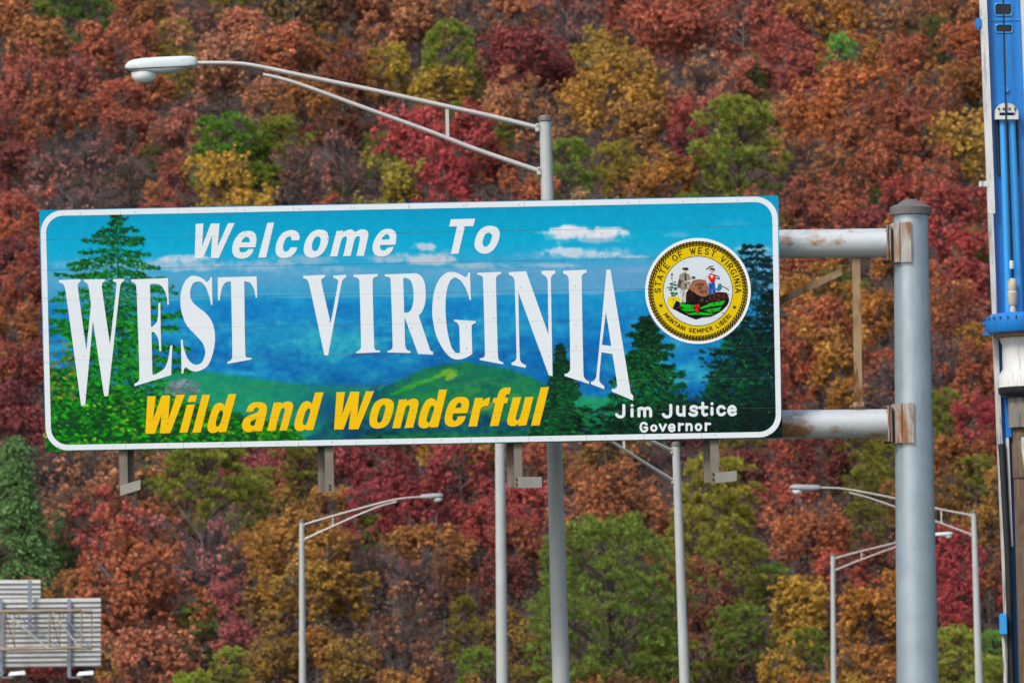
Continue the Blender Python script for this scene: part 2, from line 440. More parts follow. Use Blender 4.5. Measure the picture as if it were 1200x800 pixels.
conifer(657, 404, 512, lambda t: np.interp(t, [0, .3, 1], [3, 14, 36]), [(6, 70, 40), (10, 100, 40), (4, 50, 36)], 1.7, tier=6, seed=6)
conifer(868, 372, 508, lambda t: np.interp(t, [0, .3, 1], [12, 34, 48]), G3 + [(16, 110, 50)], .9, tier=11, seed=8)
conifer(905, 340, 508, lambda t: np.interp(t, [0, .3, 1], [8, 26, 40]), G3, .9, tier=11, seed=12)
bush(500, lambda x, y: 660 < x < 918 and y > 478 - (x - 660) * .02, [(2, 26, 22), (3, 38, 26), (5, 54, 30), (1, 18, 18)], 1.6, 3.8)
bush(200, lambda x, y: 690 < x < 918 and y > 500 - (x - 690) * .30, [(10, 96, 44), (8, 76, 44), (24, 110, 40), (8, 66, 70)], .8, 1.8)
bush(160, lambda x, y: 820 < x < 918 and 400 < y < 500, [(6, 70, 44), (4, 52, 40), (14, 96, 50), (6, 60, 80)], 1.2, 3.0)
bush(90, lambda x, y: 640 < x < 720 and y > 470, [(20, 130, 40), (10, 100, 36)], .9, 2.0)
over(np.clip((gx - 690) / 150, 0, 1) * np.clip((gy - 455 + (gx - 700) * .05) / 45, 0, 1), (2, 20, 18), .55)
art += (pr.random(art.shape[:2])[..., None] - .5) * 9 + (n3 - .5)[..., None] * 16
art = np.clip(art, 0, 255)
art_small = art.reshape(PH, SS, PW, SS, 3).mean((1, 3)) / 255.0
art_lin = np.where(art_small <= .04045, art_small / 12.92, ((art_small + .055) / 1.055) ** 2.4)
PRINT_GAIN = 0.84
art_lin = np.clip(art_lin * PRINT_GAIN, 0, .84)

def sample_art(px, py):
    x, y = np.clip(px - PX0 - .5, 0, PW - 1.001), np.clip(py - PY0 - .5, 0, PH - 1.001)
    x0, y0 = x.astype(int), y.astype(int)
    fx, fy = (x - x0)[:, None], (y - y0)[:, None]
    return (art_lin[y0, x0] * (1 - fx) + art_lin[y0, x0 + 1] * fx) * (1 - fy) + (art_lin[y0 + 1, x0] * (1 - fx) + art_lin[y0 + 1, x0 + 1] * fx) * fy

def set_print(me, cols):
    a = me.color_attributes.new('print', 'FLOAT_COLOR', 'POINT')
    buf = np.ones((len(me.vertices), 4), np.float32); buf[:, :3] = cols
    a.data.foreach_set('color', buf.ravel())

H_S = (cTL - cBL).length
off = Vector(SIGN.location)
for k in range(NPAN):
    t0, t1 = k / NPAN + GAP / H_S / 2, (k + 1) / NPAN - GAP / H_S / 2
    nu, nv = 868, 36
    s = np.linspace(0, 1, nu); t = np.linspace(t0, t1, nv)
    S_, T_ = np.meshgrid(s, t)
    S_, T_ = S_.ravel(), T_.ravel()
    P = (np.outer((1 - S_) * (1 - T_), cTL) + np.outer(S_ * (1 - T_), cTR) + np.outer((1 - S_) * T_, cBL) + np.outer(S_ * T_, cBR))
    px = 46 * (1 - S_) * (1 - T_) + 912 * S_ * (1 - T_) + 53 * (1 - S_) * T_ + 917 * S_ * T_
    py = 246 * (1 - S_) * (1 - T_) + 229 * S_ * (1 - T_) + 529 * (1 - S_) * T_ + 513 * S_ * T_
    i = (np.arange(nv - 1)[:, None] * nu + np.arange(nu - 1)[None, :]).ravel()
    quads = np.stack([i, i + nu, i + nu + 1, i + 1], 1)
    cr = [bil(0, t0), bil(1, t0), bil(1, t1), bil(0, t1)]
    D = Vector((0, THK, 0))
    ex = [tuple(c) for c in cr] + [tuple(c + D) for c in cr]
    lip = [tuple(bil(a, b) + Vector((0, d, 0))) for b, d in ((t1 - .004, .012), (t1 + GAP * 2.2 / H_S, .012), (t1 + GAP * 2.2 / H_S, .02), (t1 - .004, .02)) for a in (0.0005, .9995)]
    b0 = len(P); b1 = b0 + 8
    fq = [tuple(q) for q in quads] + [(b0, b0 + 1, b0 + 5, b0 + 4), (b0 + 1, b0 + 2, b0 + 6, b0 + 5), (b0 + 2, b0 + 3, b0 + 7, b0 + 6), (b0 + 3, b0, b0 + 4, b0 + 7), (b0 + 4, b0 + 5, b0 + 6, b0 + 7)]
    if k < NPAN - 1:
        fq += [(b1, b1 + 1, b1 + 3, b1 + 2), (b1 + 2, b1 + 3, b1 + 5, b1 + 4), (b1 + 4, b1 + 5, b1 + 7, b1 + 6)]
    me = bpy.data.meshes.new('panel')
    allv = np.vstack([P, np.array(ex), np.array(lip)]) - np.array(off)
    me.from_pydata(allv.tolist(), [], fq)
    me.materials.append(M['print']); me.materials.append(M['alu'])
    mi = np.zeros(len(fq), int); mi[len(quads):] = 1
    me.polygons.foreach_set('material_index', mi)
    cc = np.full((len(allv), 3), .3); cc[:b0] = sample_art(px, py)
    set_print(me, cc)
    link(bpy.data.objects.new('panel', me), SIGN)

# ---- lettering
def path(s, org, sc):
    """'x,y' corner points and 'x,y~' smooth points -> polyline in photo pixels."""
    pts = []
    for tok in s.split():
        sm = tok.endswith('~')
        x, y = tok.rstrip('~').split(',')
        pts.append((org[0] + float(x) / sc, org[1] + float(y) / sc, sm))
    return pts
def flatten(pts, closed=True, n=5):
    out = []
    L = len(pts)
    for i in range(L if closed else L - 1):
        a, b = pts[i], pts[(i + 1) % L]
        A, B = Vector(a[:2]), Vector(b[:2])
        if not a[2] and not b[2]:
            out.append(A); continue
        p, q = Vector(pts[i - 1][:2]), Vector(pts[(i + 2) % L][:2])
        if not closed and i == 0: p = A
        if not closed and i == L - 2: q = B
        ta = (B - p) / 2 if a[2] else None
        tb = (q - A) / 2 if b[2] else None
        ln = (B - A).length
        if ta is None: ta = (B - A) * 1.5 - tb * .5 if tb.length else B - A
        if tb is None: tb = (B - A) * 1.5 - ta * .5
        if ta.length: ta = ta.normalized() * min(ta.length, ln * 1.15)
        if tb.length: tb = tb.normalized() * min(tb.length, ln * 1.15)
        for k in range(n):
            t = k / n
            out.append(A * (2 * t ** 3 - 3 * t * t + 1) + ta * (t ** 3 - 2 * t * t + t) + B * (-2 * t ** 3 + 3 * t * t) + tb * (t ** 3 - t * t))
    if not closed: out.append(Vector(pts[-1][:2]))
    return out

def letters(shapes, material, label, merge=()):
    """an Empty part that parents one mesh per letter"""
    e = bpy.data.objects.new('lettering', None); col.objects.link(e); e.parent = SIGN; e['label'] = label
    k = 0
    while k < len(shapes):
        n_ = dict(merge).get(k, 1)
        flat_mesh('letter', shapes[k:k + n_], e, material, YS - .004, step=.00025)
        k += n_
seams = []
for k in range(1, NPAN):
    a, b = bil(0, k / NPAN), bil(1, k / NPAN)
    d = (b - a).normalized()
    seams.append((a, Vector((-d.z, 0, d.x))))
def cut_seams(bm, off):
    for p, n in seams:
        for sg in (-1, 1):
            bmesh.ops.bisect_plane(bm, geom=bm.verts[:] + bm.edges[:] + bm.faces[:], dist=1e-6, plane_co=p - off + n * (sg * CUT / 2), plane_no=n)
        dead = [f for f in bm.faces if abs((f.calc_center_median() + off - p).dot(n)) < CUT / 2 - 1e-5]
        bmesh.ops.delete(bm, geom=dead, context='FACES')

def flat_mesh(name, shapes, parent, material, y, cut=True, step=0.0, root=None):
    """shapes: list of (list of contours in photo px [first outer, rest holes], srgb colour or None); each on the plane y - step * index."""
    bm = bmesh.new()
    lay = bm.verts.layers.float_color.new('print')
    po = parent_loc(parent)
    for k, sh in enumerate(shapes):
        cont, c = sh
        yy = y - step * k
        lin = s2l(c) if c else (1, 1, 1)
        lc = (*[min(.84, q * PRINT_GAIN) for q in lin], 1)
        if cont[0] == 'strip':
            for j, poly in enumerate(cont[1]):
                vs = [bm.verts.new(at(p[0], p[1], yy - 1.6e-5 * (j + 1)) - po) for p in poly]
                for v in vs: v[lay] = lc
                fc = bm.faces.new(vs); fc.normal_update()
                if fc.normal.y > 0: fc.normal_flip()
            continue
        loops = [[at(p[0], p[1], yy) - po for p in ct] for ct in cont]
        flat = [v for lp in loops for v in lp]
        tris = tessellate_polygon(loops)
        vs = [bm.verts.new(v) for v in flat]
        for v in vs: v[lay] = lc
        for t in tris:
            try:
                fc = bm.faces.new([vs[i] for i in t])
                fc.normal_update()
                if fc.normal.y > 0: fc.normal_flip()
            except ValueError: pass
    if cut: cut_seams(bm, po)
    me = bpy.data.meshes.new(name)
    bm.to_mesh(me); bm.free()
    me.materials.append(material)
    return link(bpy.data.objects.new(name, me), parent)

def glyphs(spec, org, sc):
    out = []
    for g in spec:
        out.append(([flatten(path(c, org, sc)) for c in g], None))
    return out
R1, R2, R3, R4, R5 = ((60, 310), 4.7056), ((200, 310), 5.7167), ((350, 305), 6.156), ((490, 305), 6.156), ((590, 305), 4.706)
big = []
big += glyphs([["42,86 160,80 163,94 150,104~ 147,125~ 194,472 219,222 207,125~ 198,104~ 182,96 182,82 297,80 297,93 283,102~ 279,122~ 324,440 360,120~ 357,100~ 341,93 342,80 402,78 402,90 388,102~ 380,122~ 314,724 292,724 230,310 187,775 165,777 78,140~ 66,108~ 44,100"],
               ["441,82 644,74 649,222 641,222 632,160~ 600,112~ 545,108 550,342 560,340~ 585,310~ 591,212 602,212 606,478 597,478 590,410~ 570,375~ 553,373 558,605 580,602~ 632,560~ 657,445 668,445 661,609 458,670 459,656 478,645~ 487,625~ 470,130~ 463,105~ 442,94"]], *R1)
big += glyphs([["266,85 277,85 280,270 270,270 262,225~ 235,150~ 205,118~ 182,114~ 150,128~ 132,175~ 133,220~ 150,255~ 190,290~ 240,330~ 275,380~ 295,450~ 295,530~ 275,620~ 240,685~ 180,714~ 140,710~ 102,686 90,700~ 84,730 73,730 69,502 80,502 88,560~ 115,630~ 150,665~ 180,670~ 212,650~ 230,600~ 228,560~ 210,520~ 170,475~ 110,410~ 80,340~ 66,270~ 70,180~ 95,115~ 130,80~ 165,76~ 205,88~ 240,116 258,105~"],
               ["315,86 576,79 580,222 569,222 560,170~ 535,125~ 493,112 500,600~ 510,620~ 541,624 541,635 380,664 381,650 403,640~ 413,615~ 404,114 370,120~ 345,155~ 328,239 317,239"]], *R2)
big += glyphs([["32,112 190,104 191,122 170,132~ 163,150~ 231,455 284,160~ 280,140~ 250,126 250,110 344,104 343,122 325,135~ 310,165~ 213,685 186,685 75,170~ 60,140~ 33,128"],
               ["396,104 570,98 571,116 545,124~ 534,145~ 545,620~ 555,645~ 587,650 587,663 415,670 415,657 437,648~ 450,625~ 438,150~ 428,130~ 397,120"],
               ["620,102 825,94 870,102~ 905,150~ 917,230~ 912,310~ 890,370~ 866,398 940,620~ 950,648~ 970,662 970,680 862,676 764,408 768,600~ 778,640~ 808,655 808,668 640,664 640,652 665,645~ 678,620~ 663,140~ 655,124~ 621,116",
                "755,130 775,128~ 810,150~ 828,220~ 825,310~ 805,365~ 785,376~ 761,378"]], *R3)
big += glyphs([["363,88 375,88 381,285 370,285 355,230~ 315,155~ 280,128~ 258,126~ 225,160~ 202,250~ 198,370~ 210,500~ 235,610~ 265,660~ 290,668~ 302,662 296,480~ 285,455~ 260,440 260,427 416,438 416,453 395,460~ 386,480~ 391,672 350,700~ 290,715~ 235,700~ 180,640~ 130,540~ 105,420~ 102,340~ 115,230~ 150,140~ 200,92~ 250,84~ 290,95~ 340,122 355,110~"],
               ["428,90 598,84 598,100 575,108~ 562,130~ 576,690~ 585,720~ 614,736 614,750 444,718 445,705 470,700~ 482,680~ 468,140~ 460,115~ 428,104"]], *R4)
big += glyphs([["29,66 125,60 248,408 244,130~ 238,95~ 210,75 210,58 286,56 286,72 268,85~ 262,105~ 271,638 250,634 82,175 90,535~ 98,562~ 123,577 123,593 44,576 45,564 62,555~ 72,535~ 62,130~ 55,95~ 30,80"],
               ["329,57 458,52 458,68 440,76~ 432,95~ 441,620~ 448,650~ 472,667 472,681 337,637 337,625 355,620~ 368,600~ 360,110~ 352,85~ 330,74"],
               ["568,52 590,50 697,700~ 702,730~ 716,745 714,772 597,722 598,706 615,708~ 627,690~ 601,516 541,506 528,650~ 535,675~ 557,693 555,710 482,682 483,668 500,662~ 512,640~", "565,285 595,472 543,466"]], *R5)
letters(big, M['white_film'], 'big white serif lettering WEST VIRGINIA curving along its foot')
wel = glyphs([["80,106 158,102 145,330 232,103 320,102 303,330 405,99 472,98 312,450 232,450 246,225 155,452 70,456"],
              ["620,176~ 670,195~ 690,240~ 686,300~ 680,342 524,342 518,365~ 530,388~ 560,392~ 590,382~ 608,360 664,358 640,410~ 590,448~ 530,456~ 475,435~ 448,385~ 452,320~ 480,250~ 540,190~", "542,292 622,292 620,255~ 600,238~ 572,244~ 550,268~"],
              ["800,96 868,93 788,442 708,446"],
              ["1118,270 1042,272 1040,245~ 1020,232~ 985,255~ 960,320~ 962,370~ 985,385~ 1015,370~ 1030,342 1100,342 1075,400~ 1020,440~ 950,448~ 900,425~ 882,370~ 895,290~ 940,210~ 1010,172~ 1075,172~ 1115,205~ 1124,240~"]], (220, 250), 8.571)
wel += glyphs([["220,165~ 275,180~ 300,235~ 290,310~ 250,390~ 190,435~ 120,445~ 70,420~ 50,365~ 65,290~ 105,215~ 165,172~", "200,233~ 220,255~ 215,310~ 190,365~ 160,380~ 135,355~ 138,300~ 165,245~"],
               ["380,178 448,174 446,195 480,172~ 530,162~ 570,185~ 620,162~ 670,165~ 700,195~ 695,250~ 655,428 580,428 615,265~ 612,235~ 590,232~ 565,255~ 522,428 447,430 485,260~ 480,235~ 455,238~ 430,270~ 390,430 315,434"],
               ["890,156~ 945,165~ 978,205~ 980,260~ 972,315 822,318 818,345~ 830,368~ 865,372~ 895,345 955,335 930,385~ 880,425~ 815,432~ 765,410~ 742,355~ 752,290~ 790,215~ 840,170~", "835,265 912,262 910,225~ 890,210~ 862,222~"]], (350, 250), 8.571)
wel += glyphs([["178,160 558,150 530,268 400,268 296,698 178,702 275,270 152,276"],
               ["780,262~ 870,275~ 930,330~ 942,410~ 915,520~ 850,630~ 760,690~ 670,695~ 590,650~ 548,570~ 565,450~ 620,340~ 700,280~", "770,370~ 810,390~ 818,440~ 790,530~ 740,585~ 700,585~ 675,540~ 690,450~ 725,390~"]], (515, 245), 13.333)
letters(wel, M['white_film'], 'white slanted lettering Welcome To along the top')
yel = glyphs([["78,90 175,88 145,360 245,83 345,80 322,360 418,75 518,72 345,522 222,526 245,300 165,528 52,530"], ["572,82 660,78 640,155 550,160"], ["540,190 635,186 548,515 452,518"], ["720,76 812,73 700,515 603,518"],
              ["1028,66 1120,64 1000,508 918,512 912,495 870,518~ 820,518~ 785,485~ 785,420~ 815,300~ 860,200~ 910,170~ 955,175~ 985,205", "945,252~ 965,275~ 950,350~ 920,430~ 895,448~ 878,425~ 890,350~ 920,275~"]], (165, 455), 10)
yel += glyphs([["135,322 165,250~ 220,215~ 300,210~ 355,230~ 378,275~ 370,350~ 320,550 232,550 232,530 190,558~ 140,560~ 98,530~ 88,470~ 110,405~ 170,365~ 250,335~ 282,305~ 280,280~ 255,272~ 230,290~ 215,322", "258,400 235,470~ 215,488~ 190,480~ 182,455~ 205,425~"],
               ["458,216 550,212 545,235 590,208~ 640,202~ 680,225~ 682,280~ 612,540 522,545 590,300~ 585,278~ 555,285~ 535,320~ 475,545 380,548"],
               ["942,97 1042,94 920,535 840,540 838,520 790,545~ 740,545~ 705,515~ 702,450~ 735,330~ 780,235~ 830,200~ 880,205~ 905,235", "868,282~ 888,300~ 870,380~ 840,465~ 815,478~ 798,455~ 812,380~ 840,305~"]], (275, 450), 10)
yel += glyphs([["80,80 165,78 135,310 220,75 310,74 288,312 375,72 458,70 300,452 202,452 225,255 150,454 55,455"],
               ["570,142~ 625,155~ 655,195~ 645,280~ 610,380~ 560,430~ 480,445~ 425,420~ 410,360~ 425,275~ 460,195~ 510,155~", "552,205~ 572,225~ 560,290~ 535,365~ 505,388~ 488,365~ 500,295~ 525,230~"],
               ["708,155 790,150 785,172 830,148~ 875,145~ 903,175~ 900,225~ 850,435 762,440 815,240~ 810,212~ 785,220~ 770,250~ 722,440 640,442"],
               ["1110,55 1192,52 1100,430 1025,435 1022,418 980,440~ 935,440~ 905,410~ 908,345~ 935,245~ 975,170~ 1020,142~ 1060,148~ 1085,175", "1045,215~ 1062,235~ 1045,300~ 1020,370~ 1000,385~ 985,360~ 998,300~ 1022,235~"]], (385, 450), 8.571)
yel += glyphs([["230,170~ 280,185~ 298,225~ 292,280~ 278,332 140,335 130,380~ 140,405~ 165,408~ 182,375 190,365 265,362 240,420~ 185,462~ 115,470~ 65,445~ 52,390~ 70,300~ 110,215~ 165,178~", "160,282 215,278 220,240~ 200,228~ 178,240~"],
               ["358,180 440,178 432,210 470,185~ 512,172 490,262 445,265~ 415,290~ 378,465 290,468"],
               ["540,182 580,178 600,120~ 640,82~ 718,78 705,145 675,145~ 660,178 692,178 680,232 648,234 592,460 505,464 562,232 535,232"],
               ["738,175 822,172 768,370~ 770,400~ 790,400~ 808,375~ 862,172 945,170 872,455 790,460 795,440 750,462~ 705,458~ 680,430~ 685,380~"],
               ["1018,75 1100,70 1005,455 918,458"]], (515, 445), 8.571)
letters(yel, M['yellow_film'], 'yellow slanted lettering Wild and Wonderful', ((1, 2),))

def ribbon(pts, wd, closed=False):
    """a stroke of width wd along pts (px): ('strip', quads and end caps)"""
    clean = [pts[0]]
    for p in pts[1:]:
        if (p - clean[-1]).length > 1e-4: clean.append(p)
    if closed and (clean[-1] - clean[0]).length < 1e-3: clean.pop()
    runs, cur = [], [clean[0]]
    for i in range(1, len(clean)):
        cur.append(clean[i])
        if not closed and 0 < i < len(clean) - 1:
            d0, d1 = (clean[i] - clean[i - 1]).normalized(), (clean[i + 1] - clean[i]).normalized()
            if d0.dot(d1) < .55: runs.append(cur); cur = [clean[i]]
    if closed: cur.append(clean[0])
    runs.append(cur)
    polys = []
    for rn in runs:
        L = len(rn); lr_ = []
        for i, p in enumerate(rn):
            if closed: a, b = rn[(i - 1) % (L - 1)], rn[(i + 1) % (L - 1)]
            else: a, b = rn[max(i - 1, 0)], rn[min(i + 1, L - 1)]
            t = (b - a).normalized(); nn = Vector((-t.y, t.x)) * (wd / 2)
            lr_.append((p + nn, p - nn))
        for i in range(L - 1): polys.append([lr_[i][0], lr_[i + 1][0], lr_[i + 1][1], lr_[i][1]])
        if not closed:
            for c, d in ((rn[0], rn[0] - rn[1]), (rn[-1], rn[-1] - rn[-2])):
                a0 = math.atan2(d.y, d.x)
                polys.append([c + Vector((math.cos(a0 + t), math.sin(a0 + t))) * (wd / 2) for t in np.linspace(math.pi / 2, -math.pi / 2, 7)])
    return ('strip', polys)
def area(p): return sum(p[i].x * p[(i + 1) % len(p)].y - p[(i + 1) % len(p)].x * p[i].y for i in range(len(p))) / 2
def disc(c, r, n=20, ry=None): return [Vector((c[0] + r * math.cos(2 * math.pi * k / n), c[1] + (ry or r) * math.sin(2 * math.pi * k / n))) for k in range(n)]
def strokes(spec, org, sc, wd):
    out = []
    for g in spec:
        if g.startswith('@'):
            x, y, r = [float(q) for q in g[1:].split(',')]
            out.append(([disc((org[0] + x / sc, org[1] + y / sc), r / sc, 10)], None))
        elif g.startswith('o'):
            x, y, rx, ry = [float(q) for q in g[1:].split(',')]
            out.append((ribbon(disc((org[0] + x / sc, org[1] + y / sc), rx / sc, 20, ry / sc), wd / sc, True), None))
        else:
            out.append((ribbon(flatten(path(g, org, sc), False), wd / sc), None))
    return out
gov = strokes(["240,148 240,300~ 225,335~ 185,350~ 145,340~ 115,310", "385,218 385,332", "@385,150,28", "507,205 507,332", "512,225 530,200~ 570,200~ 603,230~ 607,332", "612,222 640,200~ 680,198~ 708,230~ 712,332",
               "1065,146 1065,300~ 1045,335~ 1005,350~ 965,340~ 935,305"], (715, 465), 15, 54)
gov += strokes(["122,150 122,250~ 150,278~ 190,275~ 218,250", "222,150 222,288", "425,170~ 395,150~ 350,150~ 328,178~ 350,210~ 400,220~ 420,250~ 395,280~ 345,282~ 310,262", "515,95 515,245~ 535,278~ 575,272", "470,165 580,160", "658,172 658,270", "@658,105,25",
                "850,175~ 820,150~ 780,152~ 752,185~ 752,240~ 785,275~ 825,272~ 855,250", "925,210 1022,208 1015,170~ 975,145~ 935,165~ 918,210~ 932,255~ 970,278~ 1025,258"], (785, 465), 13.333, 46)
gov += strokes(["640,480~ 605,455~ 560,465~ 538,515~ 545,570~ 575,603~ 620,600~ 648,570 648,535 605,535", "o768,545,44,46", "872,482 925,592 978,482", "1040,542 1128,537 1120,500~ 1085,482~ 1045,505~ 1038,550~ 1060,590~ 1095,595~ 1130,575"], (715, 465), 15, 40)
gov += strokes(["145,415 145,522", "150,450~ 165,428~ 205,425", "262,420 262,518", "266,450~ 290,424~ 325,428~ 338,460~ 338,518", "o447,470,40,46", "562,412 562,518", "566,445~ 585,420~ 628,420"], (785, 465), 13.333, 36)
letters(gov, M['white_film'], 'small white name and title lettering in the lower corner', ((1, 2), (3, 3), (7, 2), (10, 2), (12, 2), (20, 2), (22, 2), (25, 2)))

# ---- white border: rounded ring cut into short strips
def rr(x0, y0, x1, y1, r, n=8):
    out = []
    for cx, cy, a0 in ((x1 - r, y0 + r, -90), (x1 - r, y1 - r, 0), (x0 + r, y1 - r, 90), (x0 + r, y0 + r, 180)):
        out += [(cx + r * math.cos(math.radians(a0 + 90 * k / n)), cy + r * math.sin(math.radians(a0 + 90 * k / n))) for k in range(n + 1)]
    return out
SW, SH = 866.0, 283.5
def sgn(u, v):
    s, t = u / SW, v / SH
    return Vector((46 * (1 - s) * (1 - t) + 912 * s * (1 - t) + 53 * (1 - s) * t + 917 * s * t, 246 * (1 - s) * (1 - t) + 229 * s * (1 - t) + 529 * (1 - s) * t + 513 * s * t))
RO, RI, BW = 26.0, 20.0, 6.4
po_, pi_ = [sgn(*p) for p in rr(1, 1, SW - 1, SH - 1.2, RO)], [sgn(*p) for p in rr(1 + BW, 1 + BW, SW - 1 - BW, SH - 1.2 - BW, RI)]
segs = []
n = len(po_)
for i in range(n):
    a, b, c, d = po_[i], po_[(i + 1) % n], pi_[(i + 1) % n], pi_[i]
    L = (b - a).length
    m_ = max(1, round(L / 67))
    for k in range(m_):
        g = .14 / L if m_ > 1 else 0
        q0, q1 = k / m_ + g, (k + 1) / m_ - g
        segs.append(([[a.lerp(b, q0), a.lerp(b, q1), d.lerp(c, q1), d.lerp(c, q0)]], None))
BOR = bpy.data.objects.new('border', None); col.objects.link(BOR); BOR.parent = SIGN
corner, straight = [[], [], [], []], []
for g_ in segs:
    p0, p1 = g_[0][0][0], g_[0][0][1]
    if (p1 - p0).length > 20: straight.append([g_])
    else: corner[(0 if p0.x < 480 else 1) + (0 if p0.y < 380 else 2)].append(g_)
for q in straight + corner: flat_mesh('border_strip', q, BOR, M['white_film'], YS - .003)

# ---- round state seal
SEAL = bpy.data.objects.new('seal', None); col.objects.link(SEAL); SEAL.parent = SIGN
SC = Vector((817.9, 340.9))
SEAL.location = at(SC.x, SC.y, YS) - Vector(SIGN.location)
def ring(r0, r1, c, n=64): return ([disc(SC, r1, n), disc(SC, r0, n)[::-1]], c)
YC, DK = (226, 196, 8), (58, 40, 10)
flat_mesh('disc', [([disc(SC, 62, 72)], (238, 242, 246)), ([disc(SC, 58.2, 72)], YC), ([disc(SC, 41.2, 64)], (70, 62, 20)), ([disc(SC, 40.4, 64)], (214, 224, 232))], SEAL, M['print'], YS - .005, step=.0006)
rope = [ring(57.6, 58.3, DK), ring(52.6, 53.1, DK)]
for k in range(92):
    a = 2 * math.pi * k / 92
    pts = []
    for q, da in ((53.2, -.045), (54.6, -.03), (55.6, 0.0), (56.6, .03), (57.8, .045)):
        pts.append(SC + Vector((math.cos(a + da), math.sin(a + da))) * q)
    rope.append((ribbon(pts, 1.75), DK))
ROPE = flat_mesh('rope_ring', rope, SEAL, M['print'], YS - .0078, cut=True, step=0.00001)
GL = {'S': "9,2~ 6,0~ 2,1~ 1,3~ 5,5~ 9,7~ 8,9~ 5,10~ 1,8", 'T': "0,0 10,0|5,0 5,10", 'A': "0,10 5,0 10,10|2,7 8,7", 'E': "9,0 1,0 1,10 9,10|1,5 7,5", 'O': "5,0~ 9,2~ 10,5~ 9,8~ 5,10~ 1,8~ 0,5~ 1,2~ 5,0", 'F': "9,0 1,0 1,10|1,5 7,5",
      'W': "0,0 3,10 5,1 7,10 10,0", 'V': "0,0 5,10 10,0", 'I': "5,0 5,10", 'R': "1,10 1,0 6,0~ 9,2~ 6,5~ 1,5|5,5 10,10", 'G': "9,2~ 6,0~ 2,1~ 0,5~ 2,9~ 6,10~ 9,8 9,6 6,6", 'N': "1,10 1,0 9,10 9,0", 'M': "0,10 1,0 5,8 9,0 10,10",
      'P': "1,10 1,0 6,0~ 9,2.5~ 6,5~ 1,5", 'L': "1,0 1,10 9,10", 'B': "1,5 7,5~ 9,7.5~ 7,10~ 1,10 1,0 6,0~ 8,2.5~ 6,5", 'J': "7,0 7,8~ 4,10~ 1,8", 'U': "1,0 1,7~ 5,10~ 9,7~ 9,0", '2': "1,2~ 5,0~ 9,3~ 1,10 9,10", '0': "5,0~ 9,5~ 5,10~ 1,5~ 5,0", '1': "5,0 5,10",
      '8': "5,5~ 2,2.5~ 5,0~ 8,2.5~ 5,5~ 1,7.5~ 5,10~ 9,7.5~ 5,5", '6': "8,1~ 4,2~ 1,6~ 4,10~ 8,8~ 5,5~ 1,7", '3': "1,1~ 5,0~ 8,2.5~ 4,5~ 9,7.5~ 5,10~ 1,9"}
def arc_text(txt, r, h, wch, a0, a1, wd, inside=False):
    out = []
    ws = [{'I': .45, ' ': .75, 'W': 1.3, 'M': 1.25}.get(ch, 1.0) for ch in txt]
    tot = sum(ws); acc = 0
    for ch, q in zip(txt, ws):
        am = a0 + (a1 - a0) * (acc + q / 2) / tot
        acc += q
        if ch == ' ': continue
        er = Vector((math.cos(am), math.sin(am)))
        dn = -er if not inside else er
        rt = Vector((-er.y, er.x)) if not inside else Vector((er.y, -er.x))
        o0 = SC + er * r
        for part in GL[ch].split('|'):
            pts = [(o0 + rt * ((x - 5) / 10 * wch * (.6 if ch == 'I' else q if q > 1 else 1)) + dn * ((y - 5) / 10 * h)) for x, y, s in path(part, (0, 0), 1)]
            sm = [(p.x, p.y, s[2]) for p, s in zip(pts, path(part, (0, 0), 1))]
            out.append((ribbon(flatten(sm, False, 4), wd), DK))
    return out
D_ = math.radians
txt = arc_text('STATE OF WEST VIRGINIA', 47.3, 6.6, 5.0, D_(176), D_(364), 1.15)
txt += arc_text('MONTANI SEMPER LIBERI', 46.6, 4.4, 3.5, D_(146), D_(36), .95, True)
for a in (158.5, 24):
    c = SC + Vector((math.cos(D_(a)), math.sin(D_(a)))) * 46.8
    txt.append(([[c + Vector((math.sin(math.pi * k / 5), -math.cos(math.pi * k / 5))) * (2.7 if k % 2 == 0 else 1.15) for k in range(10)]], (30, 20, 10)))
tag(flat_mesh('seal_lettering', txt, SEAL, M['print'], YS - .0078, step=.00001), kind='stuff')
tag(ROPE, kind='stuff')
def pg(s, c): return ([flatten(path(s, (770, 300), 8.889))], c)
def pt(x, y): return Vector((770 + x / 8.889, 300 + y / 8.889))
def dk(x, y, r, c, ry=None): return ([disc(pt(x, y), r / 8.889, 12, (ry or r) / 8.889)], c)
def ln(s, wd, c): return (ribbon(flatten(path(s, (770, 300), 8.889), False), wd / 8.889), c)
BK = (18, 14, 12)
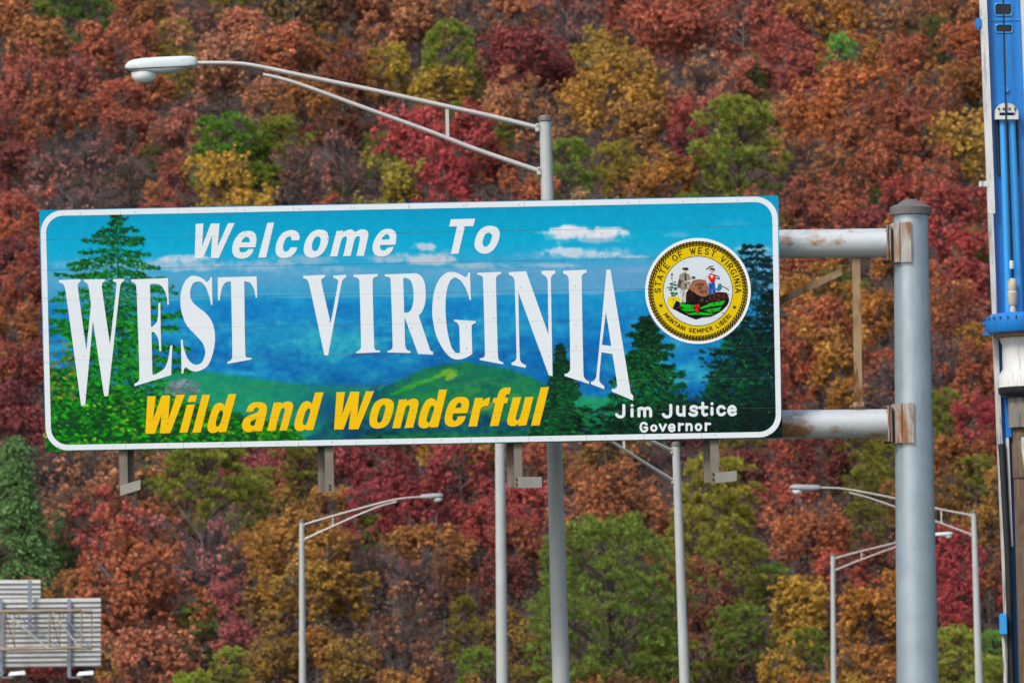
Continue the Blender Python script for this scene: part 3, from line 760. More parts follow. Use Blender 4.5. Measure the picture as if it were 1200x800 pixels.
pic = [pg("105,470~ 120,425 230,425 240,470~ 200,520~ 160,555 115,515~", (226, 206, 10)), dk(135, 490, 14, (236, 226, 60)), dk(170, 455, 12, (190, 170, 10)),
       pg("160,545 200,460 250,490 295,480 305,380 345,320 400,300 520,300 560,390 640,372 725,380 750,440 735,505~ 660,580~ 560,632 470,640 405,662 330,632 240,590", BK),
       pg("570,400 640,378 722,388 742,440 690,462 560,470", (66, 30, 22)), pg("300,400 345,330 400,420 380,470 310,480", (44, 22, 16)), dk(470, 455, 20, (96, 60, 44), 14), dk(520, 470, 14, (110, 76, 58), 9), dk(440, 470, 12, (80, 46, 34), 9), dk(640, 410, 14, (96, 50, 36), 9), dk(690, 405, 12, (88, 46, 34), 9),
       pg("345,310~ 380,255~ 440,244~ 505,255~ 525,300~ 540,360~ 530,408~ 480,422~ 420,402~ 380,372~ 350,352~", (164, 108, 80)),
       pg("232,492 385,512 380,538 300,546 242,522", (14, 186, 34)), pg("240,548 380,545 392,572 290,576", (14, 176, 34)), pg("440,542 560,487 714,463 680,508 560,526 455,550", (14, 190, 34)), pg("482,562 672,530 650,568 560,590", (14, 180, 34)), pg("310,602 420,582 604,600 540,616 430,610 340,612", (14, 186, 34)),
       pg("390,505 440,500 446,522 426,536 442,572 394,574", (218, 34, 12)), ln("205,540 240,530", 10, (140, 40, 20)),
       pg("243,335 302,335 298,482 248,487", (206, 202, 190)), ln("272,345 270,480", 5, (90, 84, 74)), pg("235,192 280,170 332,186 352,232 338,342 300,352 242,340 202,318 226,240", (150, 142, 126)), pg("285,180 305,180 312,330 292,335", (74, 66, 56)), pg("226,240 250,250 246,330 216,320", (80, 72, 62)), pg("310,290 338,290 336,342 306,348", (176, 170, 156)),
       pg("288,262 370,244 374,264 296,288", (206, 200, 186)), dk(292, 152, 18, (214, 186, 166)), pg("258,136 272,120 318,120 332,142 300,150", (40, 34, 30)), dk(380, 225, 22, (70, 90, 104), 16),
       ln("104,326 214,331", 7, BK), ln("150,185 158,260 150,420", 4, (50, 90, 40))]
for x, y, rx, ry in [(150, 290, 22, 12), (185, 300, 20, 10), (140, 350, 20, 10), (190, 345, 18, 12), (160, 385, 24, 12), (200, 390, 18, 14), (170, 410, 24, 10), (185, 270, 12, 8), (150, 320, 16, 8)]:
    pic.append(dk(x, y, rx, (40, 116, 66), ry))
pic += [dk(155, 192, 11, (120, 106, 30), 15), dk(152, 230, 9, (110, 110, 130), 7),
        ln("490,250 505,215~ 540,195", 14, (216, 218, 222)), pg("525,192 562,176 606,200 602,270 562,277 536,240", (222, 42, 22)), pg("556,195 582,200 584,225 560,225", (228, 226, 226)), pg("534,282 600,276 612,388 580,402 573,330 566,402 540,402", (22, 100, 196)), ln("585,195 640,212 648,236 600,226", 10, (40, 36, 44)),
        dk(571, 152, 17, (204, 174, 154)), pg("540,142 562,120 600,132 600,156 570,140", (34, 30, 30)), ln("514,138~ 545,112~ 582,106", 9, (44, 42, 48)), ln("548,402 552,455", 16, (90, 54, 26)), pg("600,345 625,335 640,288 668,286 673,340 640,366", (66, 120, 156)), ln("668,308 748,352", 8, (60, 54, 54)),
        ln("345,312 385,256 445,245 508,256", 4, (70, 40, 28))]
sr_ = np.random.default_rng(4)
for q in range(150):
    x, y = sr_.uniform(165, 740), sr_.uniform(250, 600)
    zone = (240 < x < 335 and 185 < y < 480) or (300 < x < 740 and 385 < y < 480) or (y > 480 and 230 < x < 690) or (530 < x < 612 and 180 < y < 395)
    if not zone: continue
    a_ = sr_.uniform(-1.2, 1.2) + (1.2 if x < 340 or 530 < x < 612 else 0)
    l_ = sr_.uniform(8, 26)
    pic.append(ln(f"{x:.0f},{y:.0f} {x + math.cos(a_) * l_:.0f},{y + math.sin(a_) * l_:.0f}", sr_.uniform(3, 6), (26, 20, 18) if sr_.random() < .8 else (128, 92, 70)))
for q in range(26):
    x, y = sr_.uniform(355, 530), sr_.uniform(260, 405)
    if abs(y - 330) < 62 and 385 < x < 515: continue
    pic.append(ln(f"{x:.0f},{y:.0f} {x + sr_.uniform(-14, 14):.0f},{y + sr_.uniform(4, 20):.0f}", 3.5, (104, 62, 44)))
for i, ch in enumerate("JUNE"): 
    for part in GL[ch].split('|'): pic.append((ribbon(flatten([(770 + (393 + i * 26 + x * 1.8) / 8.889, 300 + (282 + y * 2.2) / 8.889, s) for x, y, s in path(part, (0, 0), 1)], False, 3), .55), (70, 44, 32)))
for i, ch in enumerate("20"):
    for part in GL[ch].split('|'): pic.append((ribbon(flatten([(770 + (425 + i * 24 + x * 1.8) / 8.889, 300 + (318 + y * 2.2) / 8.889, s) for x, y, s in path(part, (0, 0), 1)], False, 3), .55), (70, 44, 32)))
for i, ch in enumerate("1863"):
    for part in GL[ch].split('|'): pic.append((ribbon(flatten([(770 + (432 + i * 22 + x * 1.6) / 8.889, 300 + (355 + y * 2.2) / 8.889, s) for x, y, s in path(part, (0, 0), 1)], False, 3), .55), (70, 44, 32)))
flat_mesh('seal_picture', pic, SEAL, M['print'], YS - .0078, step=.00005)

# rivets that pin the panels to the hangers, too small to tell apart
rv = []
for i in range(27):
    for kk in range(NPAN):
        for q in (.14, .86):
            c = sgn(16 + i * 32.1, (kk + q) * SH / NPAN)
            if (i + kk) % 2: rv.append(([disc(c, .62, 6)], (150, 140, 140)))
tag(flat_mesh('rivets', rv, SIGN, M['print'], YS - .0078, cut=False), kind='stuff')
# ------------------------------------------------------------------ ground
def terr(x, y):
    """ground height: flat valley floor, then a wooded hillside"""
    t = np.maximum(0.0, y - 505.0)
    h = 0.272 * (np.sqrt(t * t + 900) - 30)
    k = np.clip((y - 520) / 160, 0, 1)
    h = h + k * (3.0 * np.sin(x * .031 + 1.0) * np.sin(y * .017) + 1.6 * np.sin(x * .09 + y * .05))
    far = np.maximum(0, y - 1450)
    return h - 0.20 * far * np.clip(far / 400, 0, 1)
gm = bpy.data.materials.new('hill_floor'); gm.use_nodes = True
_nt = gm.node_tree; _b = _nt.nodes['Principled BSDF']; _b.inputs['Roughness'].default_value = .9
_c = ramp(_nt, noise(_nt, .9, 8, .7), [(.3, (.022, .015, .012)), (.5, (.04, .026, .02)), (.7, (.065, .04, .026))])
_geo = N(_nt, 'ShaderNodeNewGeometry'); _sx = N(_nt, 'ShaderNodeSeparateXYZ'); _nt.links.new(_geo.outputs['Position'], _sx.inputs[0])
_gr = ramp(_nt, noise(_nt, .5, 8, .7), [(.3, (.05, .075, .02)), (.7, (.11, .12, .04))])
_mr = N(_nt, 'ShaderNodeMapRange'); _mr.inputs[1].default_value = 480; _mr.inputs[2].default_value = 520
_nt.links.new(_sx.outputs[1], _mr.inputs[0])
_nt.links.new(mixc(_nt, _mr.outputs[0], _gr, _c), _b.inputs['Base Color'])
xs = np.unique(np.concatenate([np.linspace(-6000, -400, 15), np.linspace(-400, 400, 81), np.linspace(400, 6000, 15)]))
ys = np.unique(np.concatenate([np.linspace(-3000, 400, 12), np.linspace(400, 1500, 111), np.linspace(1500, 9000, 20)]))
X_, Y_ = np.meshgrid(xs, ys)
Z_ = terr(X_, Y_); Z_ = np.where(Y_ > 1450, np.maximum(Z_, 40.0), Z_)
nxs = len(xs)
ii = (np.arange(len(ys) - 1)[:, None] * nxs + np.arange(nxs - 1)[None, :]).ravel()
me = bpy.data.meshes.new('ground')
me.from_pydata(np.stack([X_.ravel(), Y_.ravel(), Z_.ravel()], 1).tolist(), [], np.stack([ii, ii + 1, ii + nxs + 1, ii + nxs], 1).tolist())
me.materials.append(gm); me.polygons.foreach_set('use_smooth', [True] * len(me.polygons))
tag(link(bpy.data.objects.new('ground', me)), kind='structure')
asph = mat('asphalt', (.05, .05, .052), .85, 0, .2, 1.5, bump=.3)
rd = MB(); rd.box((-1.6, 200, .002), (13.0, 560, .012)); tag(rd.build('road', asph), kind='structure')
paint_m = mat('road_paint', (.7, .7, .68), .6, 0, .08, 3)
pm = MB()
for xx in (-7.6, 4.4): pm.box((xx, 200, .014), (.15, 556, .004))
for k in range(-6, 40): pm.box((-1.6, k * 12.0, .014), (.12, 3.0, .004))
tag(pm.build('road_markings', paint_m), kind='structure')

# ------------------------------------------------------------------ sign gantry
YG = 80.62
top_, bot_ = at(1067, 246, YG), at(1075.3, 800, YG)
ax_ = (top_ - bot_).normalized()
base_ = bot_ + ax_ * (-bot_.z / ax_.z)
G = thing('sign_gantry', 'thick grey steel column with two rust-streaked pipe arms carrying the welcome sign', 'sign support', (base_.x, base_.y, 0))
px2m = YG / F
def on_axis(t): return base_ + ax_ * t
Lt = (top_ - base_).length; Lb = (bot_ - base_).length
r_top, r_bot = 20.0 * px2m, 24.7 * px2m
r_base = r_bot + (r_bot - r_top) * Lb / (Lt - Lb)
def r_at(t): return r_base + (r_top - r_base) * t / Lt
b = MB(); b.tube([on_axis(q * Lt) for q in np.linspace(0, 1, 12)], [r_at(q * Lt) for q in np.linspace(0, 1, 12)], 40)
b.build('column', M['pole'], G, 40)
cp = MB(); R = r_top
cp.lathe(on_axis(Lt - .02), [(R + .005, -.05), (R + .045, -.045), (R + .05, .045), (R + .03, .062), (R * .78, .09), (R * .5, .135), (R * .34, .15), (.001, .152)], 32, ax_)
cp.build('cap', M['cap'], G, 35)
bp_ = MB(); bp_.box((base_.x, base_.y, .05), (1.0, 1.0, .1), bev=.01)
for sx in (-1, 1):
    for sy in (-1, 1): bp_.tube([(base_.x + sx * .4, base_.y + sy * .4, .1), (base_.x + sx * .4, base_.y + sy * .4, .2)], .025, 6)
bp_.build('base_plate', M['pole'], G)
HX = Vector((1, 0, 0))
for (pl, pr_, rad) in (((140, 296.5), (1040, 284.5), 17.0), ((140, 505), (1044, 496), 17.0)):
    A_, B_ = at(pl[0], pl[1], YG), at(pr_[0], pr_[1], YG)
    c = MB(); c.tube([A_.lerp(B_, q) for q in np.linspace(0, 1, 14)], rad * px2m, 32)
    c.build('pipe_arm', M['chord'], G, 40)
# clamps: saddle plate on the column side, end plate and bolts on the pipe
for (cx, y0, y1) in ((1050, 260, 307), (1053, 472, 519)):
    A_, B_ = at(cx, y0, YG - .27), at(cx + .7, y1, YG - .27)
    zc = (A_ + B_) / 2; hgt = (A_ - B_).length
    s = MB()
    # curved saddle hugging the column, a raised rib on it and an end flange towards the pipe
    cl = MB()
    tt = ((zc - base_).dot(ax_))
    rr_ = r_at(tt) + .003
    pc = on_axis(tt)
    def shell(a0, a1, ri, ro, hh):
        po = [Vector((math.cos(math.radians(a0 + (a1 - a0) * k / 10)), math.sin(math.radians(a0 + (a1 - a0) * k / 10)), 0)) for k in range(11)]
        cl.prism([pc + p * ri - ax_ * (hh / 2) for p in po] + [pc + p * ro - ax_ * (hh / 2) for p in po[::-1]], ax_ * hh)
    shell(150, 267, rr_, rr_ + .040, hgt)
    shell(216, 236, rr_ + .041, rr_ + .062, hgt * .97)
    cl.box(pc + Vector((-rr_ - .052, 0, 0)), (.022, .44, hgt * .92), bev=.005)
    cl.box(pc + Vector((-rr_ - .085, 0, 0)), (.022, .42, hgt * .90), bev=.005)
    o = cl.build('clamp', M['clamp'], G, 30)
    bo = MB()
    for dz in (-.42, .42):
        for dy in (-.16, .0, .16): bo.lathe(pc + Vector((-rr_ - .097, dy, dz * hgt)), [(.02, -.035), (.02, .03), (.012, .034)], 6, (1, 0, 0))
    tag(bo.build('bolts', M['bolt'], o), kind='stuff')
# web members of the hanging frame, rusty angles
YW = YG + .02
def angle_bar(name, a, b_, wpx, m, y, parent, dep=.06):
    A_, B_ = at(*a, y), at(*b_, y)
    t = (B_ - A_).normalized(); nrm = t.cross(Vector((0, 1, 0))).normalized()
    L = (B_ - A_).length
    k = MB()
    c = (A_ + B_) / 2
    wd = wpx * y / F
    k.box(c, (wd, .012, L), (nrm, Vector((0, 1, 0)), t))
    k.box(c + nrm * (wd / 2 - .006) + Vector((0, dep / 2 + .006, 0)), (.012, dep, L), (nrm, Vector((0, 1, 0)), t))
    return k.build(name, m, parent)
angle_bar('web_post', (1003.2, 303), (1006, 474), 9.5, M['rust'], YW - .06, G)
angle_bar('web_brace', (1001, 311), (700, 455), 8, M['rust'], YW + .03, G)
g2 = MB(); g2.box(at(1006, 474, YW - .06), (.135, .11, .055)); g2.build('web_foot', M['clamp'], G)
# hidden part of the web behind the sign
angle_bar('web_post', (700, 300), (702, 490), 9.5, M['rust'], YW - .06, G)
angle_bar('web_brace', (692, 311), (400, 460), 8, M['rust'], YW + .03, G)
angle_bar('web_post', (400, 303), (402, 494), 9.5, M['rust'], YW - .06, G)

# hangers behind the sign: Z-shaped steel posts that show below its lower edge (parts of the sign)
for i, (x0, x1, x2, ye, lft) in enumerate(((140.5, 149.5, 158, 580, True), (373, 382, 391.5, 577, False), (594.5, 603.5, 612.5, 571, False), (825, 833.5, 843, 565, False))):
    h = MB()
    yt = 262 - (x1 - 46) * .0196
    dx = (ye - yt) * .0195
    T = lambda x, yy, yd: at(x - dx * (ye - yy) / (ye - yt), yy, yd)
    ya, yb = YS + THK + .004, YS + THK + .19
    fl = (x0, x1 + .6) if lft else (x1 - .6, x2)
    rc = (x1, x2) if lft else (x0, x1)
    def bar(xa, xb, y_, d):
        P = [T(xa, yt, y_), T(xb, yt, y_), T(xb, ye, y_), T(xa, ye, y_)]
        h.prism(P, (0, d, 0))
    bar(fl[0], fl[1], ya, .012)
    xm = x1
    bar(xm - .6, xm + .6, ya + .0125, yb - ya - .013)
    bar(rc[0], rc[1], yb, .012)
    ho = h.build('hanger_post', M['hanger'], SIGN)
    bo = MB()
    bx = (fl[0] + fl[1]) / 2 + (0 if not lft else 0)
    for yy in ((ye - 8.5, ye - 4.5) if i == 1 else (ye - 10, ye - 4)):
        bo.lathe(T(bx - (2.2 if i in (2, 3) else 0), yy, ya - .001), [(.016, 0), (.016, -.012), (.004, -.014)], 8, (0, 1, 0))
    tag(bo.build('bolts', M['bolt'], ho), kind='stuff')
    if i != 1:
        k = MB()
        if i == 0: q = [(141, 568.5), (166, 563), (166, 574.5), (141, 580.5)]
        elif i == 2: q = [(607, 558.5), (635, 558.5), (635, 571), (607, 571.5)]
        else: q = [(838, 553.5), (863.5, 551), (863.5, 563), (838, 566)]
        yb_ = ya - .075 if i == 0 else ya - .03
        P0 = [at(q[0][0], q[0][1], yb_), at(q[1][0], q[1][1], yb_), at(q[2][0], q[2][1], yb_), at(q[3][0], q[3][1], yb_)]
        if i == 0: P0 = [P0[0], P0[1] + Vector((0, -.25, 0)), P0[2] + Vector((0, -.25, 0)), P0[3]]
        k.prism(P0, (0, .012, 0))
        dn = (P0[3] - P0[0]).normalized()
        for (pa, pb, s) in ((P0[0], P0[1], 1), (P0[3], P0[2], -1)):
            k.prism([pa + dn * (s * .002) + Vector((0, .0125, 0)), pb + dn * (s * .002) + Vector((0, .0125, 0)), pb + dn * (s * .012) + Vector((0, .0125, 0)), pa + dn * (s * .012) + Vector((0, .0125, 0))], (0, .055, 0))
        k.build('light_bracket', M['bracket'], ho)
# horizontal clips fixing hangers to the pipe arms (behind the sign)
for x in (150, 382, 604, 834):
    k = MB()
    for yy in (296 - (x - 140) * .0133, 505 - (x - 140) * .01):
        k = MB(); k.box(at(x, yy, YS + THK + .27), (.22, .13, .30)); k.build('clip', M['hanger'], SIGN)

# ------------------------------------------------------------------ street lamps
def bez(pts, n=14):
    """smooth polyline through points"""
    P = [Vector(p) for p in pts]
    out = []
    for i in range(len(P) - 1):
        a, b_ = P[i], P[i + 1]
        p, q = (P[i - 1] if i else a * 2 - b_), (P[i + 2] if i + 2 < len(P) else b_ * 2 - a)
        ta, tb = (b_ - p) / 2, (q - a) / 2
        for k in range(n):
            t = k / n
            out.append(a * (2 * t ** 3 - 3 * t * t + 1) + ta * (t ** 3 - 2 * t * t + t) + b_ * (-2 * t ** 3 + 3 * t * t) + tb * (t ** 3 - t * t))
    out.append(P[-1])
    return out
LAMPS = 'twin-arm street lamps along the road'
def street_lamp(label, Y, top, bot, wt, wb, up_pts, lo_pts, strut, head, hl, group=LAMPS, grey=False, ydep=0.0, big=False):
    """pixel polylines on plane Y (arm tips may come ydep nearer); head = (tip px, root px) of the luminaire"""
    s = Y / F
    T_, B_ = at(*top, Y), at(*bot, Y)
    ax = (T_ - B_).normalized(); ba = B_ + ax * (-B_.z / ax.z)
    root = thing('street_lamp', label, 'street lamp', (ba.x, ba.y, 0), group)
    L, lb = (T_ - ba).length, (B_ - ba).length
    rt, rb = wt * s / 2, wb * s / 2
    r0_ = rb + (rb - rt) * lb / (L - lb)
    n = 24 if big else 14
    b = MB(); b.tube([ba + ax * (L * q) for q in np.linspace(0, 1, 10)], [r0_ + (rt - r0_) * q for q in np.linspace(0, 1, 10)], n)
    b.build('pole', M['lamp_pole'], root, 40)
    c = MB(); c.lathe(ba + ax * L, [(rt * 1.04, -.03), (rt * 1.16, -.025), (rt * 1.16, .02), (rt * .9, .05), (.001, .062)], n, ax)
    c.build('pole_cap', M['cap'], root, 40)
    bs = MB(); bs.box((ba.x, ba.y, .02), (r0_ * 3.4, r0_ * 3.4, .04)); bs.lathe((ba.x, ba.y, .04), [(r0_ * 1.5, 0), (r0_ * 1.3, .12), (r0_ * 1.02, .16)], n)
    bs.build('base_plate', M['lamp_pole'], root)
    xr, xt = up_pts[0][0], head[0][0]
    def P3(p):
        k = (p[0] - xr) / (xt - xr)
        q = at(p[0], p[1], Y - ydep * k)
        return q
    ar = MB(); ap = bez([P3(p) for p in up_pts]); ar.tube(ap, [.034 + (.026 - .034) * i / len(ap) for i in range(len(ap))], 12 if big else 8)
    a_o = ar.build('arm', M['lamp_arm'], root, 50)
    lo = MB(); lp = bez([P3(p) for p in lo_pts]); lo.tube(lp, [.034 + (.024 - .034) * i / len(lp) for i in range(len(lp))], 12 if big else 8)
    lo.build('lower_arm', M['lamp_arm'], root, 50)
    if strut:
        st = MB(); a_, b_ = P3(strut[0]), P3(strut[1]); st.box((a_ + b_) / 2, (.045, .012, (a_ - b_).length + .02)); st.build('strut', M['lamp_arm'], root)
    for q in (up_pts[0], lo_pts[0]):
        k = MB(); kp = P3(q); sg = 1 if top[0] < head[0][0] else -1
        k.box(kp + Vector((sg * .012, 0, 0)), (.06, .1, .11), bev=.008)
        k.lathe(kp + Vector((sg * .02, -.055, .035)), [(.014, 0), (.014, -.02), (.003, -.022)], 6, (0, 1, 0))
        k.lathe(kp + Vector((sg * .02, -.055, -.035)), [(.014, 0), (.014, -.02), (.003, -.022)], 6, (0, 1, 0))
        k.build('arm_bracket', M['lamp_arm'], root)
    # cobra head: shaped housing with seam, door and drop lens
    ta, ra = P3(head[0]), P3(head[1])
    d = (ta - ra); hlz = d.length; d.normalize()
    side = d.cross(Vector((0, 0, 1))).normalized(); upv = side.cross(d).normalized()
    prof = [(-.03, .04, .05, .03), (0, .075, .095, .035), (.05, .10, .115, .045), (.16, .125, .12, .075), (.32, .15, .12, .115), (.55, .165, .12, .125), (.76, .165, .115, .10), (.88, .145, .10, .07), (.95, .105, .075, .045), (.99, .05, .035, .02), (1.0, .02, .012, .008)]
    k = hl / .90
    V_, F_ = [], []
    nn = 20
    for (t, hw, hu, hd) in prof:
        cpt = ra + d * (t * hlz)
        for j in range(nn):
            a = 2 * math.pi * j / nn
            ca, sa = math.cos(a), math.sin(a)
            ca = math.copysign(abs(ca) ** .6, ca); sa = math.copysign(abs(sa) ** .6, sa)
            V_.append(cpt + side * (ca * hw * k) + upv * ((hu if sa > 0 else hd) * sa * k))
    for i in range(len(prof) - 1):
        for j in range(nn): F_.append((i * nn + j, i * nn + (j + 1) % nn, (i + 1) * nn + (j + 1) % nn, (i + 1) * nn + j))
    F_ += [tuple(range(nn))[::-1], tuple((len(prof) - 1) * nn + j for j in range(nn))]
    hm = M['lamp_head_grey'] if grey else M['lamp_head']
    hb = MB(); hb.add(V_, F_)
    ho = hb.build('lamp_head', hm, root, 45)
    se = MB()
    pts = [ra + d * (t * hlz) + side * (hw * 1.01 * k * sgn_) + upv * (-.045 * k) for sgn_ in (1,) for (t, hw, _, _) in prof[2:-1]] + [ra + d * (t * hlz) + side * (-hw * 1.01 * k) + upv * (-.045 * k) for (t, hw, _, _) in prof[-2:1:-1]]
    se.tube(pts, .006, 6, up=upv); se.build('seam', M['bolt'], ho)
    ln_ = MB()
    lc = ra + d * (hlz * .735)
    rings = [(.0, .205, .142), (.05, .20, .138), (.10, .17, .118), (.135, .115, .08), (.15, .03, .02)]
    V_, F_ = [], []
    for (dz, rl, rs) in rings:
        for j in range(18):
            a = 2 * math.pi * j / 18
            V_.append(lc - upv * (dz * k + .085 * k) + d * (math.cos(a) * rl * k * .92) + side * (math.sin(a) * rs * k))
    for i in range(4):
        for j in range(18): F_.append((i * 18 + j, i * 18 + (j + 1) % 18, (i + 1) * 18 + (j + 1) % 18, (i + 1) * 18 + j))
    F_ += [tuple(range(18)), tuple(4 * 18 + j for j in range(18))]
    ln_.add(V_, F_); ln_.build('lens', M['lens'], ho, 60)
    if big:
        pe = MB(); pe.lathe(ra + d * (hlz * .2) + upv * (.085 * k), [(.04, 0), (.04, .02), (.025, .028)], 12, upv); pe.build('sensor_socket', M['bolt'], ho)
    return root
street_lamp('large near street lamp, its white head reaching out above the welcome sign', 82.2, (639, 140), (657.5, 800), 14.2, 20.5,
            [(631, 150), (576, 136.5), (524, 125), (440, 106.5), (360, 90), (300, 77.5), (270, 74.2), (228, 74)], [(633, 201), (560, 176), (500, 153), (420, 124), (360, 102), (330, 92.5), (308, 87.5)],
            ((524, 126), (524.3, 159)), ((146.5, 79), (229, 75)), .80, big=True)
street_lamp('slim grey pole between the hanger posts, its lamp hidden by the welcome sign', 150, (584.5, 372), (588.5, 800), 10.5, 13.8,
            [(579, 378), (545, 370), (500, 360), (450, 351), (420, 349)], [(579, 402), (545, 390), (500, 372), (470, 361)], ((520, 365), (520, 379)), ((378, 350), (420, 349)), .75)
street_lamp('street lamp with pole top and sloping arms just under the governor lettering', 118, (792, 521), (802.3, 800), 9.0, 12.2,
            [(788, 528), (762, 516), (728, 500), (690, 482), (660, 472), (640, 470)], [(789, 563), (760, 545), (718, 518), (690, 499), (668, 482)], ((731, 503), (731, 527)), ((598, 474), (640, 470)), .75, ydep=2.6)
street_lamp('slim street lamp below the sign, grey head before maroon trees', 212, (353.6, 611), (354.6, 800), 5.8, 8.4,
            [(356, 614.5), (384, 606), (420, 596), (450, 588), (472, 583.5), (493, 582)], [(356, 632), (384, 619), (420, 603), (445, 593), (465, 587.5)], ((390, 605), (390, 617)), ((520, 580.5), (493, 582.5)), .72, grey=True)
street_lamp('street lamp with grey head, its arm passing behind the thick column', 190, (1141, 600), (1147.5, 800), 6.2, 9.4,
            [(1138, 603.5), (1095, 595), (1050, 584), (1010, 576), (985, 572), (961, 571)], [(1138, 626), (1095, 610), (1050, 594), (1018, 583), (995, 577)], ((1103, 597), (1103, 613)), ((925, 571), (961, 572)), .75, grey=True)
street_lamp('smallest street lamp, its white head peeping past the thick column', 280, (976, 650), (977, 800), 5.0, 6.8,
            [(978, 654), (1005, 646.5), (1040, 638), (1070, 630), (1096, 626)], [(978, 668), (1005, 657), (1040, 644), (1066, 635)], ((1009.5, 646), (1009.5, 655)), ((1117, 625), (1096, 626.5)), .70)

# ------------------------------------------------------------------ backs of the guide signs at the lower left
YB = 205.0
sB = YB / F
ribm = mat('guide_sign_back', (.62, .63, .63), .5, .15, .12, .8, stains=((.36, .36, .35), (.6, 1, 5), .55))
ribm2 = mat('panel_dark_rib', (.17, .175, .18), .6, .15, .1, 2)  # darker grey for the raised strip on each panel
beam = mat('guide_sign_beam', (.22, .25, .32), .5, .2, .12, 3)
trus = mat('guide_sign_truss', (.30, .25, .18), .6, .1, .12, 4, rust=(.30, .20, .12), rust_lo=.5, rust_stretch=(.4, 2, 2))
white_box = mat('sign_light_white', (.70, .74, .75), .4, 0, .05, 4)
gb = at(-30, 1200, YB + .1); 
GS = thing('guide_sign', 'ribbed back of a guide sign on a tan truss, white lights below', 'road sign', (at(40, 740, YB).x, YB, 0))
GS2 = thing('guide_sign', 'smaller ribbed sign back rising above the one with the truss', 'road sign', (at(10, 690, YB).x, YB + .3, 0))
def ribbed(x0, x1, y0, y1, n, y, parent, slope=-.012):
    for i in range(n):
        a, b_ = y0 + (y1 - y0) * i / n, y0 + (y1 - y0) * (i + 1) / n
        k = MB()
        q = lambda x, yy, d: at(x, yy - (x - x0) * -slope * -1, y + d)
        h = (b_ - a)
        k.prism([q(x0, a, 0), q(x1, a, 0), q(x1, b_ - .06 * h, 0), q(x0, b_ - .06 * h, 0)], (0, .03, 0))
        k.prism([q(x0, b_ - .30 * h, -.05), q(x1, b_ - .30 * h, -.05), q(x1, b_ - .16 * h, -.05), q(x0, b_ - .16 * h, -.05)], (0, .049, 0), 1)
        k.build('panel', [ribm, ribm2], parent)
ribbed(-70, 118, 702.5, 783, 14, YB, GS, .012)
ribbed(-70, 47.5, 679.5, 702, 4, YB + .3, GS2, .004)
for x, y0, y1, par, yd in ((1, 702, 792, GS, -.14), (81, 701.5, 793, GS, -.14), (35, 679.5, 738, GS2, -.26)):
    k = MB()
    for (xa, xb, d, dd) in ((x - 2.2, x + 2.2, 0, .012), (x - .35, x + .35, .013, .10)):
        k.prism([at(xa, y0, YB + yd + d), at(xb, y0, YB + yd + d), at(xb, y1, YB + yd + d), at(xa, y1, YB + yd + d)], (0, dd, 0))
    k.build('beam', beam, par)
# box truss in front of the panels
def bar2(p, q, rad, m=trus, parent=GS, name='truss_bar', n=6):
    k = MB(); k.tube([p, q], rad, n); return k.build(name, m, parent)
fy, by = YB - 2.0, YB - .45
Q = lambda x, y, d: at(x, y, d)
bar2(Q(-70, 717, fy), Q(96, 715, fy), .05, name='truss_chord'); bar2(Q(-70, 762.5, fy), Q(96, 758.5, fy), .05, name='truss_chord')
bar2(Q(-70, 720, by), Q(108, 715.5, by), .035, name='truss_chord'); bar2(Q(-70, 758, by), Q(108, 759.5, by), .035, name='truss_chord')
for x, x2 in ((4.5, 17), (58, 70), (95.5, 107.5)):
    bar2(Q(x, 717, fy), Q(x, 761, fy), .032); bar2(Q(x2, 719, by), Q(x2, 759, by), .022)
    bar2(Q(x, 717, fy), Q(x2, 719, by), .018); bar2(Q(x, 761, fy), Q(x2, 759, by), .018)
    if x < 90: bar2(Q(x + 2, 719, fy), Q(x2, 757, by), .014); bar2(Q(x + 2, 759, fy), Q(x2, 720, by), .014)
alub = M['lamp_arm']
bar2(Q(8, 719, fy), Q(56, 759, fy), .026, alub); bar2(Q(61, 717, fy), Q(93, 758, fy), .026, alub)
bar2(Q(20, 720, by), Q(68, 757, by), .022, beam); bar2(Q(72, 718, by), Q(106, 758, by), .022, beam)
tb = at(-66, 740, YB - 1.2)
k = MB(); k.tube([(tb.x, tb.y, 0), (tb.x, tb.y, at(-66, 690, YB - 1.2).z)], .22, 20); k.build('truss_post', trus, GS, 40)
for x in (20, 100):
    k = MB()
    A_ = at(x - 9.5, 790, YB - 1.0); B_ = at(x + 9.5, 788, YB - 1.0)
    z0 = at(x, 794, YB - 1.0).z; z1 = at(x, 785.5, YB - 1.0).z
    xl, xr = A_.x, B_.x
    P = [Vector((xl - .02, YB - 1.25, z0 + .07)), Vector((xr + .02, YB - 1.25, z0 + .10)), Vector((xr, YB - 1.05, z1)), Vector((xl + .05, YB - 1.05, z1 - .03)),
         Vector((xl, YB - .8, z0 + .04)), Vector((xr, YB - .8, z0 + .07)), Vector((xr - .02, YB - .9, z1)), Vector((xl + .07, YB - .9, z1 - .03))]
    k.add(P, [(0, 1, 2, 3), (5, 4, 7, 6), (3, 2, 6, 7), (1, 0, 4, 5), (0, 3, 7, 4), (2, 1, 5, 6)])
    o = k.build('sign_light', white_box, GS)
    m2 = MB(); m2.box(((xl + xr) / 2 + .05, YB - 1.0, z0 + .015), (.22, .2, .10)); m2.build('light_base', M['bolt'], o)
    m3 = MB(); pb = at(x - 19 + 1, 793.5, YB - .1); m3.tube([pb, ((xl + xr) / 2, YB - 1.0, z0 + .0)], .03, 6); m3.build('light_arm', beam, o)

